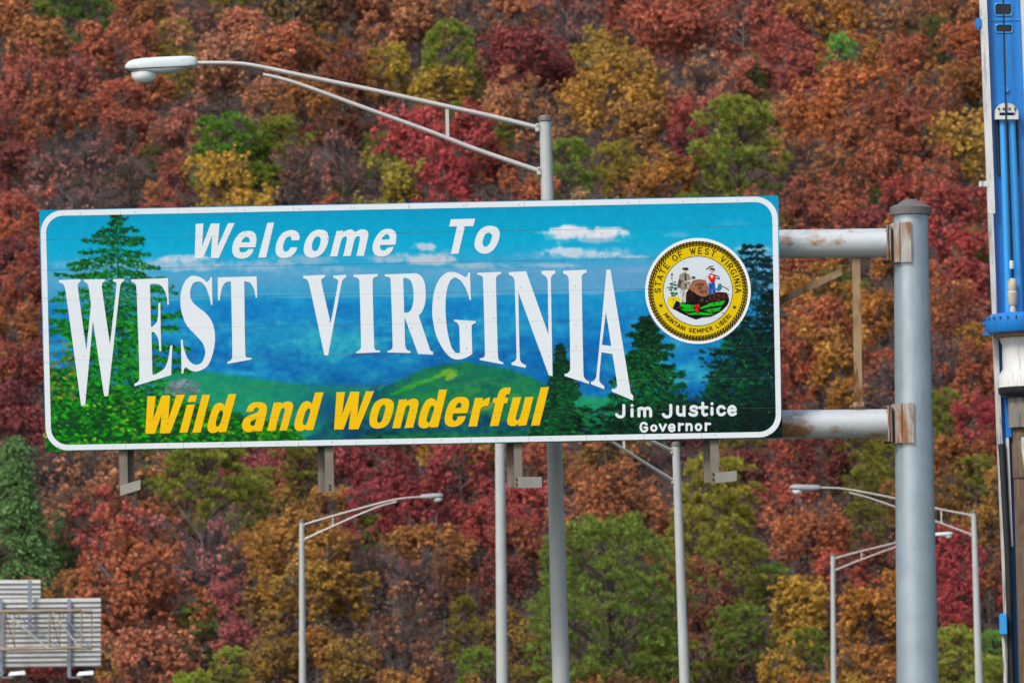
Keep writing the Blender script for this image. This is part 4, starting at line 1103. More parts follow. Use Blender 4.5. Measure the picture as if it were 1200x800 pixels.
# ------------------------------------------------------------------ blue drilling rig mast at the right edge
YR = 92.0
sR = YR / F
blue = mat('rig_blue_paint', (.008, .19, .60), .35, 0, .10, 1.6, spec=.5, rust=(.05, .055, .07), rust_lo=.56, rust_stretch=(6, 6, .35), rust_scale=1.3, rust_soft=.25, stains=((.03, .13, .34), (5, 5, .25), .52))
blue2 = mat('rig_blue_light', (.03, .30, .72), .3, 0, .08, 2, spec=.5)
rigw = mat('rig_white_paint', (.60, .61, .60), .45, 0, .08, 2.5, rust=(.20, .15, .11), rust_lo=.56, rust_stretch=(5, 5, 1.2), rust_scale=1.6, rust_soft=.25, stains=((.34, .33, .31), (6, 6, .6), .54))
rigwy = mat('rig_grey_rail', (.52, .52, .50), .5, .0, .12, 3, stains=((.13, .14, .15), (8, 8, .5), .50))
rigk = mat('rig_dark', (.02, .022, .026), .5, .2, .2, 5)
rigs = mat('rig_muddy_steel', (.22, .20, .17), .6, .1, .2, 4, stains=((.10, .09, .08), (5, 5, 1.0), .5))
rigb = mat('kelly_brown', (.105, .068, .042), .7, 0, .3, 5, rust=(.17, .115, .07), rust_lo=.48, rust_stretch=(9, 9, .5), rust_scale=2, stains=((.60, .50, .34), (6, 6, 2.4), .66))
beige = mat('rig_swivel_beige', (.48, .42, .32), .6, 0, .12, 4, stains=((.12, .1, .08), (6, 6, 2), .6))
colbr = mat('rig_collar_brown', (.30, .17, .10), .7, 0, .2, 8)
lx = lambda y: 1147.2 + (y / 790.0) * 31.5       # left edge of the mast
rx = lambda y: lx(y) + 63.0
foot = at(lx(800) + 30, 800, YR)
RIG = thing('drilling_rig', 'tall blue drilling rig mast with white drum and muddy drill pipe', 'drilling rig', (foot.x, YR, 0))
ytop, ybot = -60, 1010
def slab(xa, xb, y0, y1, d0, d1, m, name, parent=RIG, n=1, off=lx):
    k = MB()
    k.prism([at(off(y0) + xa, y0, YR + d0), at(off(y0) + xb, y0, YR + d0), at(off(y1) + xb, y1, YR + d0), at(off(y1) + xa, y1, YR + d0)], (0, d1 - d0, 0))
    return k.build(name, m, parent)
mast_o = slab(6, 60, ytop, ybot, .14, .75, blue, 'mast')
slab(.8, 9.2, ytop, 250, .02, .138, rigw, 'rail'); slab(.8, 6.8, 250.4, ybot, .02, .138, rigwy, 'rail')
slab(49, 57.4, ytop, 365, .02, .138, rigw, 'rail')
slab(-2, .6, ytop, ybot, .10, .30, blue, 'rail_edge') if False else None
# slots: near-black plates on the mast face stand for shade inside, with rims
for (y0, y1) in ((4.5, 18.5), (29, 38.5)):
    k = MB(); a, b_ = lx(y0) + 18.5, lx(y1) + 38
    ring_ = rr(a, y0, b_, y1, 3, 4)
    k.prism([at(x, y, YR + .136) for x, y in ring_], (0, .01, 0)); k.build('slot', rigk, RIG)
    k = MB(); k.tube([at(x, y, YR + .134) for x, y in ring_] + [at(*ring_[0], YR + .134)], .012, 6, up=(0, 1, 0)); k.build('slot_rim', blue2, RIG)
k = MB(); k.tube([at(1150 + i, 24.3 - i * .012, YR + .132) for i in (8, 46)], .008, 6); k.build('weld_seam', blue2, RIG)
# hoist rope, ring, cylinder pair with clevis
k = MB(); k.tube(bez([at(1174.6, -60, YR - .05), at(1177, 60, YR - .05), at(1179.5, 150, YR - .06), at(1183, 240, YR - .07), at(1185.4, 306, YR - .08)], 6), .014, 8); k.build('hoist_rope', rigk, RIG)
k = MB(); k.lathe(at(1179.3, 105.5, YR + .136), [(.035, 0), (.035, -.03), (.018, -.032), (.018, -.005)], 14, (0, 1, 0)); k.build('lug', blue2, RIG)
for dx in (-5.2, 5.2):
    k = MB()
    P = [at(1180.5 + dx, 141, YR + .05), at(1184.5 + dx * 1.1, 250, YR + .05), at(1188.5 + dx * 1.15, 366, YR + .05)]
    k.tube(P, [.052, .056, .058], 16); k.build('ram', blue2, RIG, 50)
    k = MB()
    k.tube([at(1179.5 + dx * 2.2, 141, YR + .10), at(1181.5 + dx * 2.0, 205, YR + .10)], .028, 8); k.build('hose', rigk, RIG, 50)
k = MB()
k.prism([at(x, y, YR - .03) for x, y in ((1166, 140), (1166.5, 128), (1171, 122.5), (1176, 121), (1183, 121), (1188, 123), (1193, 129), (1194, 140), (1190, 140), (1188.5, 132), (1171.5, 132), (1170, 140))], (0, .12, 0))
k.prism([at(x, y, YR - .06) for x, y in ((1168.5, 135.5), (1193, 135.5), (1193.5, 140), (1169, 140))], (0, .029, 0))
clev = k.build('clevis', rigw, RIG)
k = MB()
for x in (1170.5, 1176, 1183, 1189.5): k.lathe(at(x, 127.5, YR - .031), [(.016, 0), (.016, -.015), (.004, -.016)], 8, (0, 1, 0))
tag(k.build('bolts', M['bolt'], clev), kind='stuff')
k = MB(); k.lathe(at(1185.6, 315, YR - .09), [(.028, 0), (.032, .02), (.032, .1), (.02, .118)], 12); k.build('rope_sleeve', rigw, RIG)
k = MB(); k.lathe(at(1187.2, 367, YR - .10), [(.04, 0), (.045, .05), (.036, .1), (.07, .14), (.074, .30), (.055, .32), (.066, .36), (.062, .47), (.04, .50)], 16); k.build('swivel', beige, RIG, 40)
# rotary drive: collar, flange bolts, white drum, dark rim
def ring_px(cx, y, rpx, dep=0.0): return at(cx, y, YR - .34 + dep)
cx0 = 1202.0
axv = (at(1200, 300, YR) - at(1205, 500, YR)).normalized()
def lath(y0, prof, m, name, n=36):
    k = MB(); b_ = at(cx0 + (y0 - 400) * .02, y0, YR - .25)
    k.lathe(b_, [(r * sR, h * sR) for r, h in prof], n, axv); return k.build(name, m, RIG, 35)
lath(392, [(36, 0), (45, 2), (48, 8), (47.5, 19), (40, 24), (30, 25)], blue, 'collar')
for (y_, x_) in ((379.5, 1152), (391.5, 1152.5)):
    k = MB(); k.box(at(x_ + 3, y_, YR - .25), (.09, .2, .045)); k.build('collar_lug', blue, RIG)
lath(396, [(30, 0), (36, 1), (38, 4), (34, 6)], colbr, 'friction_ring')
k = MB()
for j in range(30):
    a = 2 * math.pi * j / 30
    c = at(cx0 - .1, 392, YR - .25) + Vector((math.cos(a) * 40 * sR, math.sin(a) * 40 * sR, .02))
    k.lathe(c, [(.014, 0), (.014, .03), (.003, .031)], 6)
    c2 = at(cx0, 374, YR - .25) + Vector((math.cos(a) * 49 * sR, math.sin(a) * 49 * sR, 0))
    k.lathe(c2, [(.011, -.02), (.011, .02), (.003, .021)], 6)
tag(k.build('bolts', M['bolt'], RIG), kind='stuff')
lath(454, [(33, 0), (32.5, 14), (27.5, 22), (27.5, 50), (31, 58)], rigw, 'drum')
lath(466, [(24, 0), (31, 3), (33, 6), (33.5, 12)], rigk, 'drum_rim')
lath(501, [(22, 0), (22, 36)], rigs, 'kelly_head')
lath(1010, [(15, 0), (15, 509)], rigb, 'drill_pipe')
lath(560, [(18, 0), (18.4, 2), (18.4, 40), (16, 44)], rigb, 'pipe_joint')
k = MB(); k.box(at(1188.5, 490, YR - .58), (.10, .02, .30)); k.build('name_plate', beige, RIG) if False else None
k = MB(); k.prism([at(1197, 512, YR - .62), at(1204, 512, YR - .62), at(1206, 585, YR - .62), at(1197.5, 530, YR - .62)], (0, .03, 0)); k.build('guard_plate', rigw, RIG)
slab(11.5, 18, 455, 512, .0, .12, blue, 'side_plate'); slab(11.5, 14.5, 512.5, 640, .0, .12, rigw, 'side_plate')
k = MB(); k.tube(bez([at(1174, 520, YR - .02), at(1178.5, 600, YR - .02), at(1183, 700, YR - .02), at(1190, 1000, YR - .02)], 5), .052, 12); k.build('hydraulic_hose', rigk, RIG, 50)
k = MB(); k.tube(bez([at(1176, 740, YR - .1), at(1178.5, 800, YR - .1), at(1184, 1000, YR - .1)], 5), .03, 10); k.build('hydraulic_hose', rigwy, RIG, 50)
k = MB(); k.box(at(1175.5, 731, YR - .12), (.10, .18, .30), bev=.01); k.build('junction_box', blue2, RIG)
k = MB(); k.box(at(1146.5, 28, YR + .08), (.085, .16, .14), bev=.012); k.lathe(at(1146.5, 35, YR + .0), [(.02, 0), (.02, .03)], 8); k.build('side_lug', blue, RIG)
k = MB(); k.box(at(1152.5, 216, YR + .08), (.13, .1, .085), bev=.008); k.build('side_lug', rigw, RIG)
k = MB(); z0 = at(1190, 1010, YR).z
k.box((foot.x + .5, YR + 1.5, max(z0 * .5, .6)), (3.2, 5.0, max(z0, 1.2)), bev=.05) if False else None
# carrier under the mast (below the frame): tracks and housing
zf = at(1200, 1010, YR).z
k = MB(); k.box((foot.x + .35, YR + .45, zf / 2 + .2), (.62, .6, zf + .3)); k.build('mast_foot', blue, RIG)
k = MB(); k.box((foot.x + .6, YR + 2.6, 1.75), (2.6, 4.4, 1.4), bev=.06); k.box((foot.x + .6, YR + 1.2, .95), (1.6, 3.2, .6)); k.build('carrier_body', blue, RIG)
for sx in (-1, 1):
    k = MB(); cxx = foot.x + .6 + sx * 1.25
    k.prism([Vector((cxx - .3, YR + 2.2 + a, b_)) for a, b_ in ((-2.2, .45), (-1.9, .1), (-1.7, .0), (1.7, 0), (1.9, .1), (2.2, .45), (1.9, .85), (-1.9, .85))], (.6, 0, 0)); k.build('crawler_track', rigk, RIG)
# ------------------------------------------------------------------ trees
def leaf_material(name, trans=.30, rough=.65, lo=.35, hi=1.65, dull=.5, dullc=(.065, .04, .034)):
    m = bpy.data.materials.new(name); m.use_nodes = True
    nt = m.node_tree
    b = nt.nodes['Principled BSDF']; out = nt.nodes['Material Output']
    oi = N(nt, 'ShaderNodeObjectInfo')
    t2 = N(nt, 'ShaderNodeAttribute', attribute_type='OBJECT', attribute_name='tint')
    v = N(nt, 'ShaderNodeAttribute', attribute_name='leaf')
    sep = N(nt, 'ShaderNodeSeparateColor'); nt.links.new(v.outputs['Color'], sep.inputs[0])
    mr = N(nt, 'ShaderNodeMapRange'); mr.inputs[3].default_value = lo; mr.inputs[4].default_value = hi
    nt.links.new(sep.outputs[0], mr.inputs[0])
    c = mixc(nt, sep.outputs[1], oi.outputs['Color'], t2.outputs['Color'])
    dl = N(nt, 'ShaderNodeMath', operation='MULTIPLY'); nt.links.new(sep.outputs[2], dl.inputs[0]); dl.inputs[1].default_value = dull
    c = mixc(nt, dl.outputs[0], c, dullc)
    sc = N(nt, 'ShaderNodeVectorMath', operation='SCALE')
    nt.links.new(c, sc.inputs[0]); nt.links.new(mr.outputs[0], sc.inputs['Scale'])
    nt.links.new(sc.outputs[0], b.inputs['Base Color'])
    b.inputs['Roughness'].default_value = rough; b.inputs['Specular IOR Level'].default_value = .12
    tr = N(nt, 'ShaderNodeBsdfTranslucent'); nt.links.new(sc.outputs[0], tr.inputs[0])
    mx = N(nt, 'ShaderNodeMixShader'); mx.inputs[0].default_value = trans
    nt.links.new(b.outputs[0], mx.inputs[1]); nt.links.new(tr.outputs[0], mx.inputs[2]); nt.links.new(mx.outputs[0], out.inputs[0])
    return m
LEAF = leaf_material('autumn_leaves')
NEEDLE = leaf_material('pine_needles', .28, .6, .45, 1.5, .8, (.085, .058, .03))
bark = mat('bark_grey', (.17, .145, .13), .85, 0, .3, 3, stains=((.09, .075, .065), (4, 4, .6), .5))
bark_pale = mat('bark_pale', (.125, .105, .10), .85, 0, .35, 3)
bark_pine = mat('bark_pine', (.075, .055, .045), .9, 0, .3, 3)

def cards(C_, Nn, L, W, leafcol, name, m, fold=.18):
    """bent leaf sprays: centres, normals, half length, half width -> one mesh of two triangles per spray"""
    n = len(C_)
    r = np.random.default_rng(n)
    Nn = Nn / np.linalg.norm(Nn, axis=1, keepdims=True)
    a = r.normal(size=(n, 3)); a -= (a * Nn).sum(1, keepdims=True) * Nn; a /= np.linalg.norm(a, axis=1, keepdims=True) + 1e-9
    b = np.cross(Nn, a)
    L, W = L[:, None], W[:, None]
    P = np.stack([C_ - a * L, C_ + b * W + Nn * L * fold, C_ + a * L, C_ - b * W + Nn * L * fold], 1).reshape(-1, 3)
    i = np.arange(n) * 4
    T = np.stack([np.stack([i, i + 1, i + 2], 1), np.stack([i, i + 2, i + 3], 1)], 1).reshape(-1, 3)
    return P, T, np.repeat(leafcol, 4, 0)

def np_mesh(name, P, T, colr, m):
    me = bpy.data.meshes.new(name)
    me.vertices.add(len(P)); me.vertices.foreach_set('co', P.astype(np.float32).ravel())
    me.loops.add(T.size); me.loops.foreach_set('vertex_index', T.astype(np.int32).ravel())
    me.polygons.add(len(T)); me.polygons.foreach_set('loop_start', np.arange(len(T), dtype=np.int32) * 3)
    if colr is not None:
        a = me.color_attributes.new('leaf', 'FLOAT_COLOR', 'POINT')
        buf = np.ones((len(P), 4), np.float32); buf[:, :3] = colr; a.data.foreach_set('color', buf.ravel())
    me.materials.append(m)
    me.update(calc_edges=True)
    return me

def add_sticks(me, segs, m):
    """append thin sticks to a crown mesh as a second material (rebuilds the mesh)"""
    P, T = stick_arrays(segs)
    n0, t0 = len(me.vertices), len(me.polygons)
    co = np.empty(n0 * 3, np.float32); me.vertices.foreach_get('co', co)
    li = np.empty(t0 * 3, np.int32); me.loops.foreach_get('vertex_index', li)
    cc = np.empty(n0 * 4, np.float32); me.color_attributes['leaf'].data.foreach_get('color', cc)
    out = np_mesh(me.name, np.vstack([co.reshape(-1, 3), P]), np.vstack([li.reshape(-1, 3), T + n0]), np.vstack([cc.reshape(-1, 4)[:, :3], np.full((len(P), 3), .5)]), me.materials[0])
    out.materials.append(m)
    mi = np.zeros(t0 + len(T), np.int32); mi[t0:] = 1
    out.polygons.foreach_set('material_index', mi)
    return out

def trunk_mesh(pts, rads, m):
    b = MB(); b.tube([Vector(p) for p in pts], rads, 9)
    me = bpy.data.meshes.new('trunk'); me.from_pydata(b.v, [], b.f); me.materials.append(m)
    me.polygons.foreach_set('use_smooth', [True] * len(me.polygons))
    return me

def rdir(r, n):
    d = r.normal(size=(n, 3)); return d / np.linalg.norm(d, axis=1, keepdims=True)

def stick_arrays(segs):
    """segs: (p, q, r0, r1) three-sided tapered sticks"""
    P, T = [], []
    p = np.array([s[0] for s in segs], float); q = np.array([s[1] for s in segs], float)
    r0a = np.array([s[2] for s in segs])[:, None]; r1a = np.array([s[3] for s in segs])[:, None]
    t = q - p; t /= np.linalg.norm(t, axis=1, keepdims=True) + 1e-9
    ref = np.where(np.abs(t[:, 2:3]) < .9, np.array([[0, 0, 1.0]]), np.array([[1.0, 0, 0]]))
    a = np.cross(t, ref); a /= np.linalg.norm(a, axis=1, keepdims=True); b = np.cross(t, a)
    vs = []
    for k in range(3):
        th = 2 * math.pi * k / 3
        e = a * math.cos(th) + b * math.sin(th)
        vs += [p + e * r0a, q + e * r1a]
    P = np.stack(vs, 1).reshape(-1, 3)
    i = np.arange(len(segs)) * 6
    T = []
    for k in range(3):
        k2 = (k + 1) % 3
        T += [np.stack([i + 2 * k, i + 2 * k2, i + 2 * k2 + 1], 1), np.stack([i + 2 * k, i + 2 * k2 + 1, i + 2 * k + 1], 1)]
    T = np.stack(T, 1).reshape(-1, 3)
    return P, T

def branch_segs(r, n_main, H0, H1, reach, spread_up, depth, rad):
    """trunk up the z axis from -H0 to H1 (unit crown), limbs leaving it"""
    segs = []
    pts = [np.array([r.normal(0, .03), r.normal(0, .03), z]) for z in np.linspace(-H0, H1, 7)]
    pts[0][:2] = 0
    def grow(p, d, L, rr, dep):
        q = p
        steps = 3
        for k in range(steps):
            d = d + r.normal(0, .16, 3); d[2] += .05 * spread_up; d /= np.linalg.norm(d)
            q2 = q + d * L / steps
            segs.append((q, q2, rr * (1 - .25 * k), rr * (1 - .25 * (k + 1)) + .001))
            if dep > 0:
                for _ in range(2 if dep > 1 else 2):
                    dd = d + rdir(r, 1)[0] * .75; dd[2] += .25 * spread_up; dd /= np.linalg.norm(dd)
                    grow(q2, dd, L * r.uniform(.45, .65), rr * .5, dep - 1)
            q = q2
    for i in range(n_main):
        t = r.uniform(.35, .98)
        z = -H0 + (H1 + H0) * t
        j = int(min(5, t * 6)); p = pts[j] + (pts[j + 1] - pts[j]) * (t * 6 - j)
        az = r.uniform(0, 2 * math.pi)
        d = np.array([math.cos(az), math.sin(az), r.uniform(.2, 1.0) * spread_up]); d /= np.linalg.norm(d)
        grow(p, d, reach * r.uniform(.6, 1.0), rad * .45, depth)
    return segs, (pts, [rad * (1 - .8 * i / 6) for i in range(7)])

def broadleaf(seed, n_lobes, n_sub, per, size, twiggy=0, tall=1.0, sub_r=.075):
    """crown of lobes made of small leafy sprays, in a unit ball: crown mesh + trunk mesh"""
    r = np.random.default_rng(seed)
    d = rdir(r, n_lobes * 3)
    d = d[d[:, 2] > -.6][:n_lobes]
    ph = r.uniform(0, 6.28, 6)
    az = np.arctan2(d[:, 1], d[:, 0])
    bulge = 1 + .20 * np.sin(2 * az + ph[0]) + .14 * np.sin(5 * az + ph[2]) + .16 * np.sin(4 * d[:, 2] + ph[1])
    rad = r.uniform(.42, .95, len(d)) * bulge
    cen = d * rad[:, None]
    cen[:, 2] = cen[:, 2] * tall * 1.05
    lr = r.uniform(.15, .34, len(d))
    lv, lb = r.random(len(d)), r.normal(0, .10, len(d))
    wgt = lr ** 2; wgt /= wgt.sum()
    si = r.choice(len(d), n_sub, p=wgt)
    sd = rdir(r, n_sub); sd[:, 2] += .3; sd /= np.linalg.norm(sd, axis=1, keepdims=True)
    od = cen[si] / (np.linalg.norm(cen[si], axis=1, keepdims=True) + 1e-6)
    fl = (sd * od).sum(1) < -.3
    sd[fl] += od[fl] * 1.3
    sc = cen[si] + sd * (lr[si] * r.uniform(.35, 1.15, n_sub))[:, None]
    stray = r.random(n_sub) < .10
    sc[stray] *= r.uniform(1.02, 1.2, (stray.sum(), 1))
    sv, sb, sdull = r.random(n_sub), r.normal(0, .17, n_sub), r.random(n_sub) ** 3
    sr = sub_r * r.uniform(.5, 1.5, n_sub)
    n = n_sub * per
    k = np.repeat(np.arange(n_sub), per)
    ld = rdir(r, n)
    C_ = sc[k] + ld * (sr[k] * r.uniform(.2, 1.0, n))[:, None] * np.array([1.1, 1.1, .8])
    Nn = ld * .6 + sd[k] * .5 + r.normal(0, .55, (n, 3)) + np.array([0, 0, .25])
    L = size * r.uniform(.5, 1.3, n); W = L * r.uniform(.4, .75, n)
    colr = np.stack([np.clip(.5 + lb[si[k]] + sb[k] + r.normal(0, .13, n), 0, 1), np.clip(.45 * lv[si[k]] + .5 * sv[k] + r.normal(0, .16, n), 0, 1), np.clip(sdull[k] + r.normal(0, .12, n), 0, 1)], 1)
    P, T, cc = cards(C_, Nn, L, W, colr, 'crown', LEAF)
    crown = np_mesh('crown', P, T, cc, LEAF)
    segs, tk = branch_segs(r, 12 + twiggy * 5, 2.6, .66, .78, .9, 1 + (twiggy > 0), .05 + .012 * twiggy)
    for q in r.choice(n_sub, 300 + 300 * twiggy):       # fine twigs that show between the leaves
        p1 = sc[q] * r.uniform(.95, 1.08); p0 = p1 * r.uniform(.62, .85) - np.array([0, 0, .10])
        segs.append((p0, p1, .009, .004))
    bk = bark if not twiggy else bark_pale
    return add_sticks(crown, segs, bk), trunk_mesh(*tk, bk)

def pine(seed, n_tuft, n_need, shape='round', tuft=.17):
    """clumps of needles carried on spreading limbs"""
    r = np.random.default_rng(seed)
    tufts, segs = [], []
    pts = [np.array([r.normal(0, .03), r.normal(0, .03), z]) for z in np.linspace(-2.4, .85, 8)]
    tk = (pts, [.06 * (1 - .85 * i / 7) for i in range(8)])
    while len(tufts) < n_tuft:
        z = r.uniform(-.95, .98)
        if shape == 'round': mr_ = math.sqrt(max(.03, 1 - (z * .96) ** 2)) if z > -.25 else .97 + (z + .25) * .2
        else: mr_ = .12 + .88 * (1 - (z + .95) / 1.95) ** .8
        q = r.uniform(.2, 1.0) ** (.5 if n_tuft < 400 else .38)
        az = r.uniform(0, 2 * math.pi)
        q *= 1 + .17 * math.sin(3 * az + seed + 4 * z) + r.normal(0, .05)
        c_ = (math.cos(az) * mr_ * q, math.sin(az) * mr_ * q, z + .10 * q + r.normal(0, .03))
        if math.sin(c_[0] * 5 + seed) + math.sin(c_[1] * 5.3 + 1.7 * seed) + math.sin(c_[2] * 7 + seed * .6) < (-1.25 if n_tuft < 400 else -1.7): continue      # gaps between boughs
        tufts.append(c_)
    tufts = np.array(tufts)
    for t in tufts[::(3 if n_tuft < 400 else 14)]:
        z0 = max(-.9, t[2] - .25 - .25 * math.hypot(t[0], t[1]))
        m1 = np.array([t[0] * .5, t[1] * .5, (z0 + t[2]) / 2 + .02])
        segs.append((np.array([0, 0, z0]), m1, .014, .010)); segs.append((m1, t - np.array([0, 0, .03]), .010, .005))
    ts = tuft * r.uniform(.65, 1.25, n_tuft)
    idx = np.repeat(np.arange(n_tuft), n_need)
    n = len(idx)
    d = rdir(r, n); d[:, 2] = np.abs(d[:, 2]) * 1.1 + .05 + .25 * r.normal(size=n)
    out = tufts[idx] * np.array([1, 1, 0]); out /= np.linalg.norm(out, axis=1, keepdims=True) + 1e-6
    d += out * .35; d /= np.linalg.norm(d, axis=1, keepdims=True)
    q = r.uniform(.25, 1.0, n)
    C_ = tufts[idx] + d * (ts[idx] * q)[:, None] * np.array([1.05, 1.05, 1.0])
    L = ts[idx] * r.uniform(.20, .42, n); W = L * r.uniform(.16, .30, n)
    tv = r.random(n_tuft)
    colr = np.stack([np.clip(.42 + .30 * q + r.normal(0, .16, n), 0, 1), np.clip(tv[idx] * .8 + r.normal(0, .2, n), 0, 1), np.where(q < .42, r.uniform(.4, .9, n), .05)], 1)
    # needles lie along d
    s = np.cross(d, rdir(r, n)); s /= np.linalg.norm(s, axis=1, keepdims=True) + 1e-9
    P = np.stack([C_ - d * L[:, None], C_ + s * W[:, None], C_ + d * L[:, None], C_ - s * W[:, None]], 1).reshape(-1, 3)
    i = np.arange(n) * 4
    T = np.stack([np.stack([i, i + 1, i + 2], 1), np.stack([i, i + 2, i + 3], 1)], 1).reshape(-1, 3)
    return add_sticks(np_mesh('crown', P, T, np.repeat(colr, 4, 0), NEEDLE), segs, bark_pine), trunk_mesh(*tk, bark_pine)

def fir(seed, n_branch, n_need):
    """tall cone of drooping feathery sprays"""
    r = np.random.default_rng(seed)
    segs = []
    tk = ([(0, 0, -2.4), (0, 0, -.6), (0, 0, 1.25)], [.06, .04, .008])
    Cs, Ds, q_ = [], [], []
    for k in range(n_branch):
        t = r.uniform(0, 1) ** .85
        z = 1.2 - 2.4 * t
        mr_ = (.08 + .95 * t) * r.uniform(.75, 1.08)
        az = r.uniform(0, 2 * math.pi)
        o = np.array([math.cos(az), math.sin(az), 0])
        tip = o * mr_ + np.array([0, 0, z - .10 - .15 * mr_])
        root = np.array([0, 0, z + .05])
        segs.append((root, tip, .014, .004))
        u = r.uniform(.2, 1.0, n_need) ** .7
        sp = .10 + .10 * (1 - u)
        side = np.cross(o, [0, 0, 1])
        w_ = r.normal(0, 1, n_need) * sp * (.4 + .8 * (1 - np.abs(u - .6)))
        p = root + (tip - root) * u[:, None] + side * w_[:, None] + np.stack([np.zeros(n_need), np.zeros(n_need), r.normal(0, .02, n_need) - np.abs(w_) * .25 + .06 * np.sin(u * 3)], 1)
        dd = o * .8 + side * (np.sign(w_) * .6)[:, None] + np.array([0, 0, -.3]) + r.normal(0, .25, (n_need, 3))
        Cs.append(p); Ds.append(dd / np.linalg.norm(dd, axis=1, keepdims=True)); q_.append(u)
    C_, d, q = np.vstack(Cs), np.vstack(Ds), np.concatenate(q_)
    n = len(C_)
    L = .038 * r.uniform(.5, 1.3, n); W = L * r.uniform(.2, .36, n)
    s = np.cross(d, np.array([0, 0, 1.0]) + r.normal(0, .4, (n, 3))); s /= np.linalg.norm(s, axis=1, keepdims=True) + 1e-9
    P = np.stack([C_ - d * L[:, None], C_ + s * W[:, None], C_ + d * L[:, None], C_ - s * W[:, None]], 1).reshape(-1, 3)
    i = np.arange(n) * 4
    T = np.stack([np.stack([i, i + 1, i + 2], 1), np.stack([i, i + 2, i + 3], 1)], 1).reshape(-1, 3)
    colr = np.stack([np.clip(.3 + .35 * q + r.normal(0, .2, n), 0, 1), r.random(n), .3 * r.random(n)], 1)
    return add_sticks(np_mesh('crown', P, T, np.repeat(colr, 4, 0), NEEDLE), segs, bark_pine), trunk_mesh(*tk, bark_pine)

VAR = {
    'B': [broadleaf(100 + i, 40 + 4 * i, 950, 16, .037, sub_r=.066, tall=(1.0, .9, 1.15, 1.05, .95, 1.1)[i]) for i in range(6)],
    'L': [broadleaf(140 + i, 84, 2000, 15, .028, sub_r=.047) for i in range(3)],
    'S': [broadleaf(160 + i, 44, 560, 11, .036, sub_r=.066, twiggy=1, tall=1.08) for i in range(4)],
    'N': [broadleaf(180 + i, 36, 300, 9, .036, twiggy=2, tall=1.15) for i in range(4)],
    'P': [pine(200, 200, 80, tuft=.15), pine(201, 220, 75, tuft=.14), pine(202, 180, 85, tuft=.16)],
    'Q': [pine(210, 1150, 46, tuft=.078), pine(211, 1100, 46, tuft=.08)],
    'C': [fir(220, 240, 150), fir(221, 240, 150)],
    'K': [pine(230, 190, 70, 'cone', .13), pine(231, 200, 65, 'cone', .12)],
}
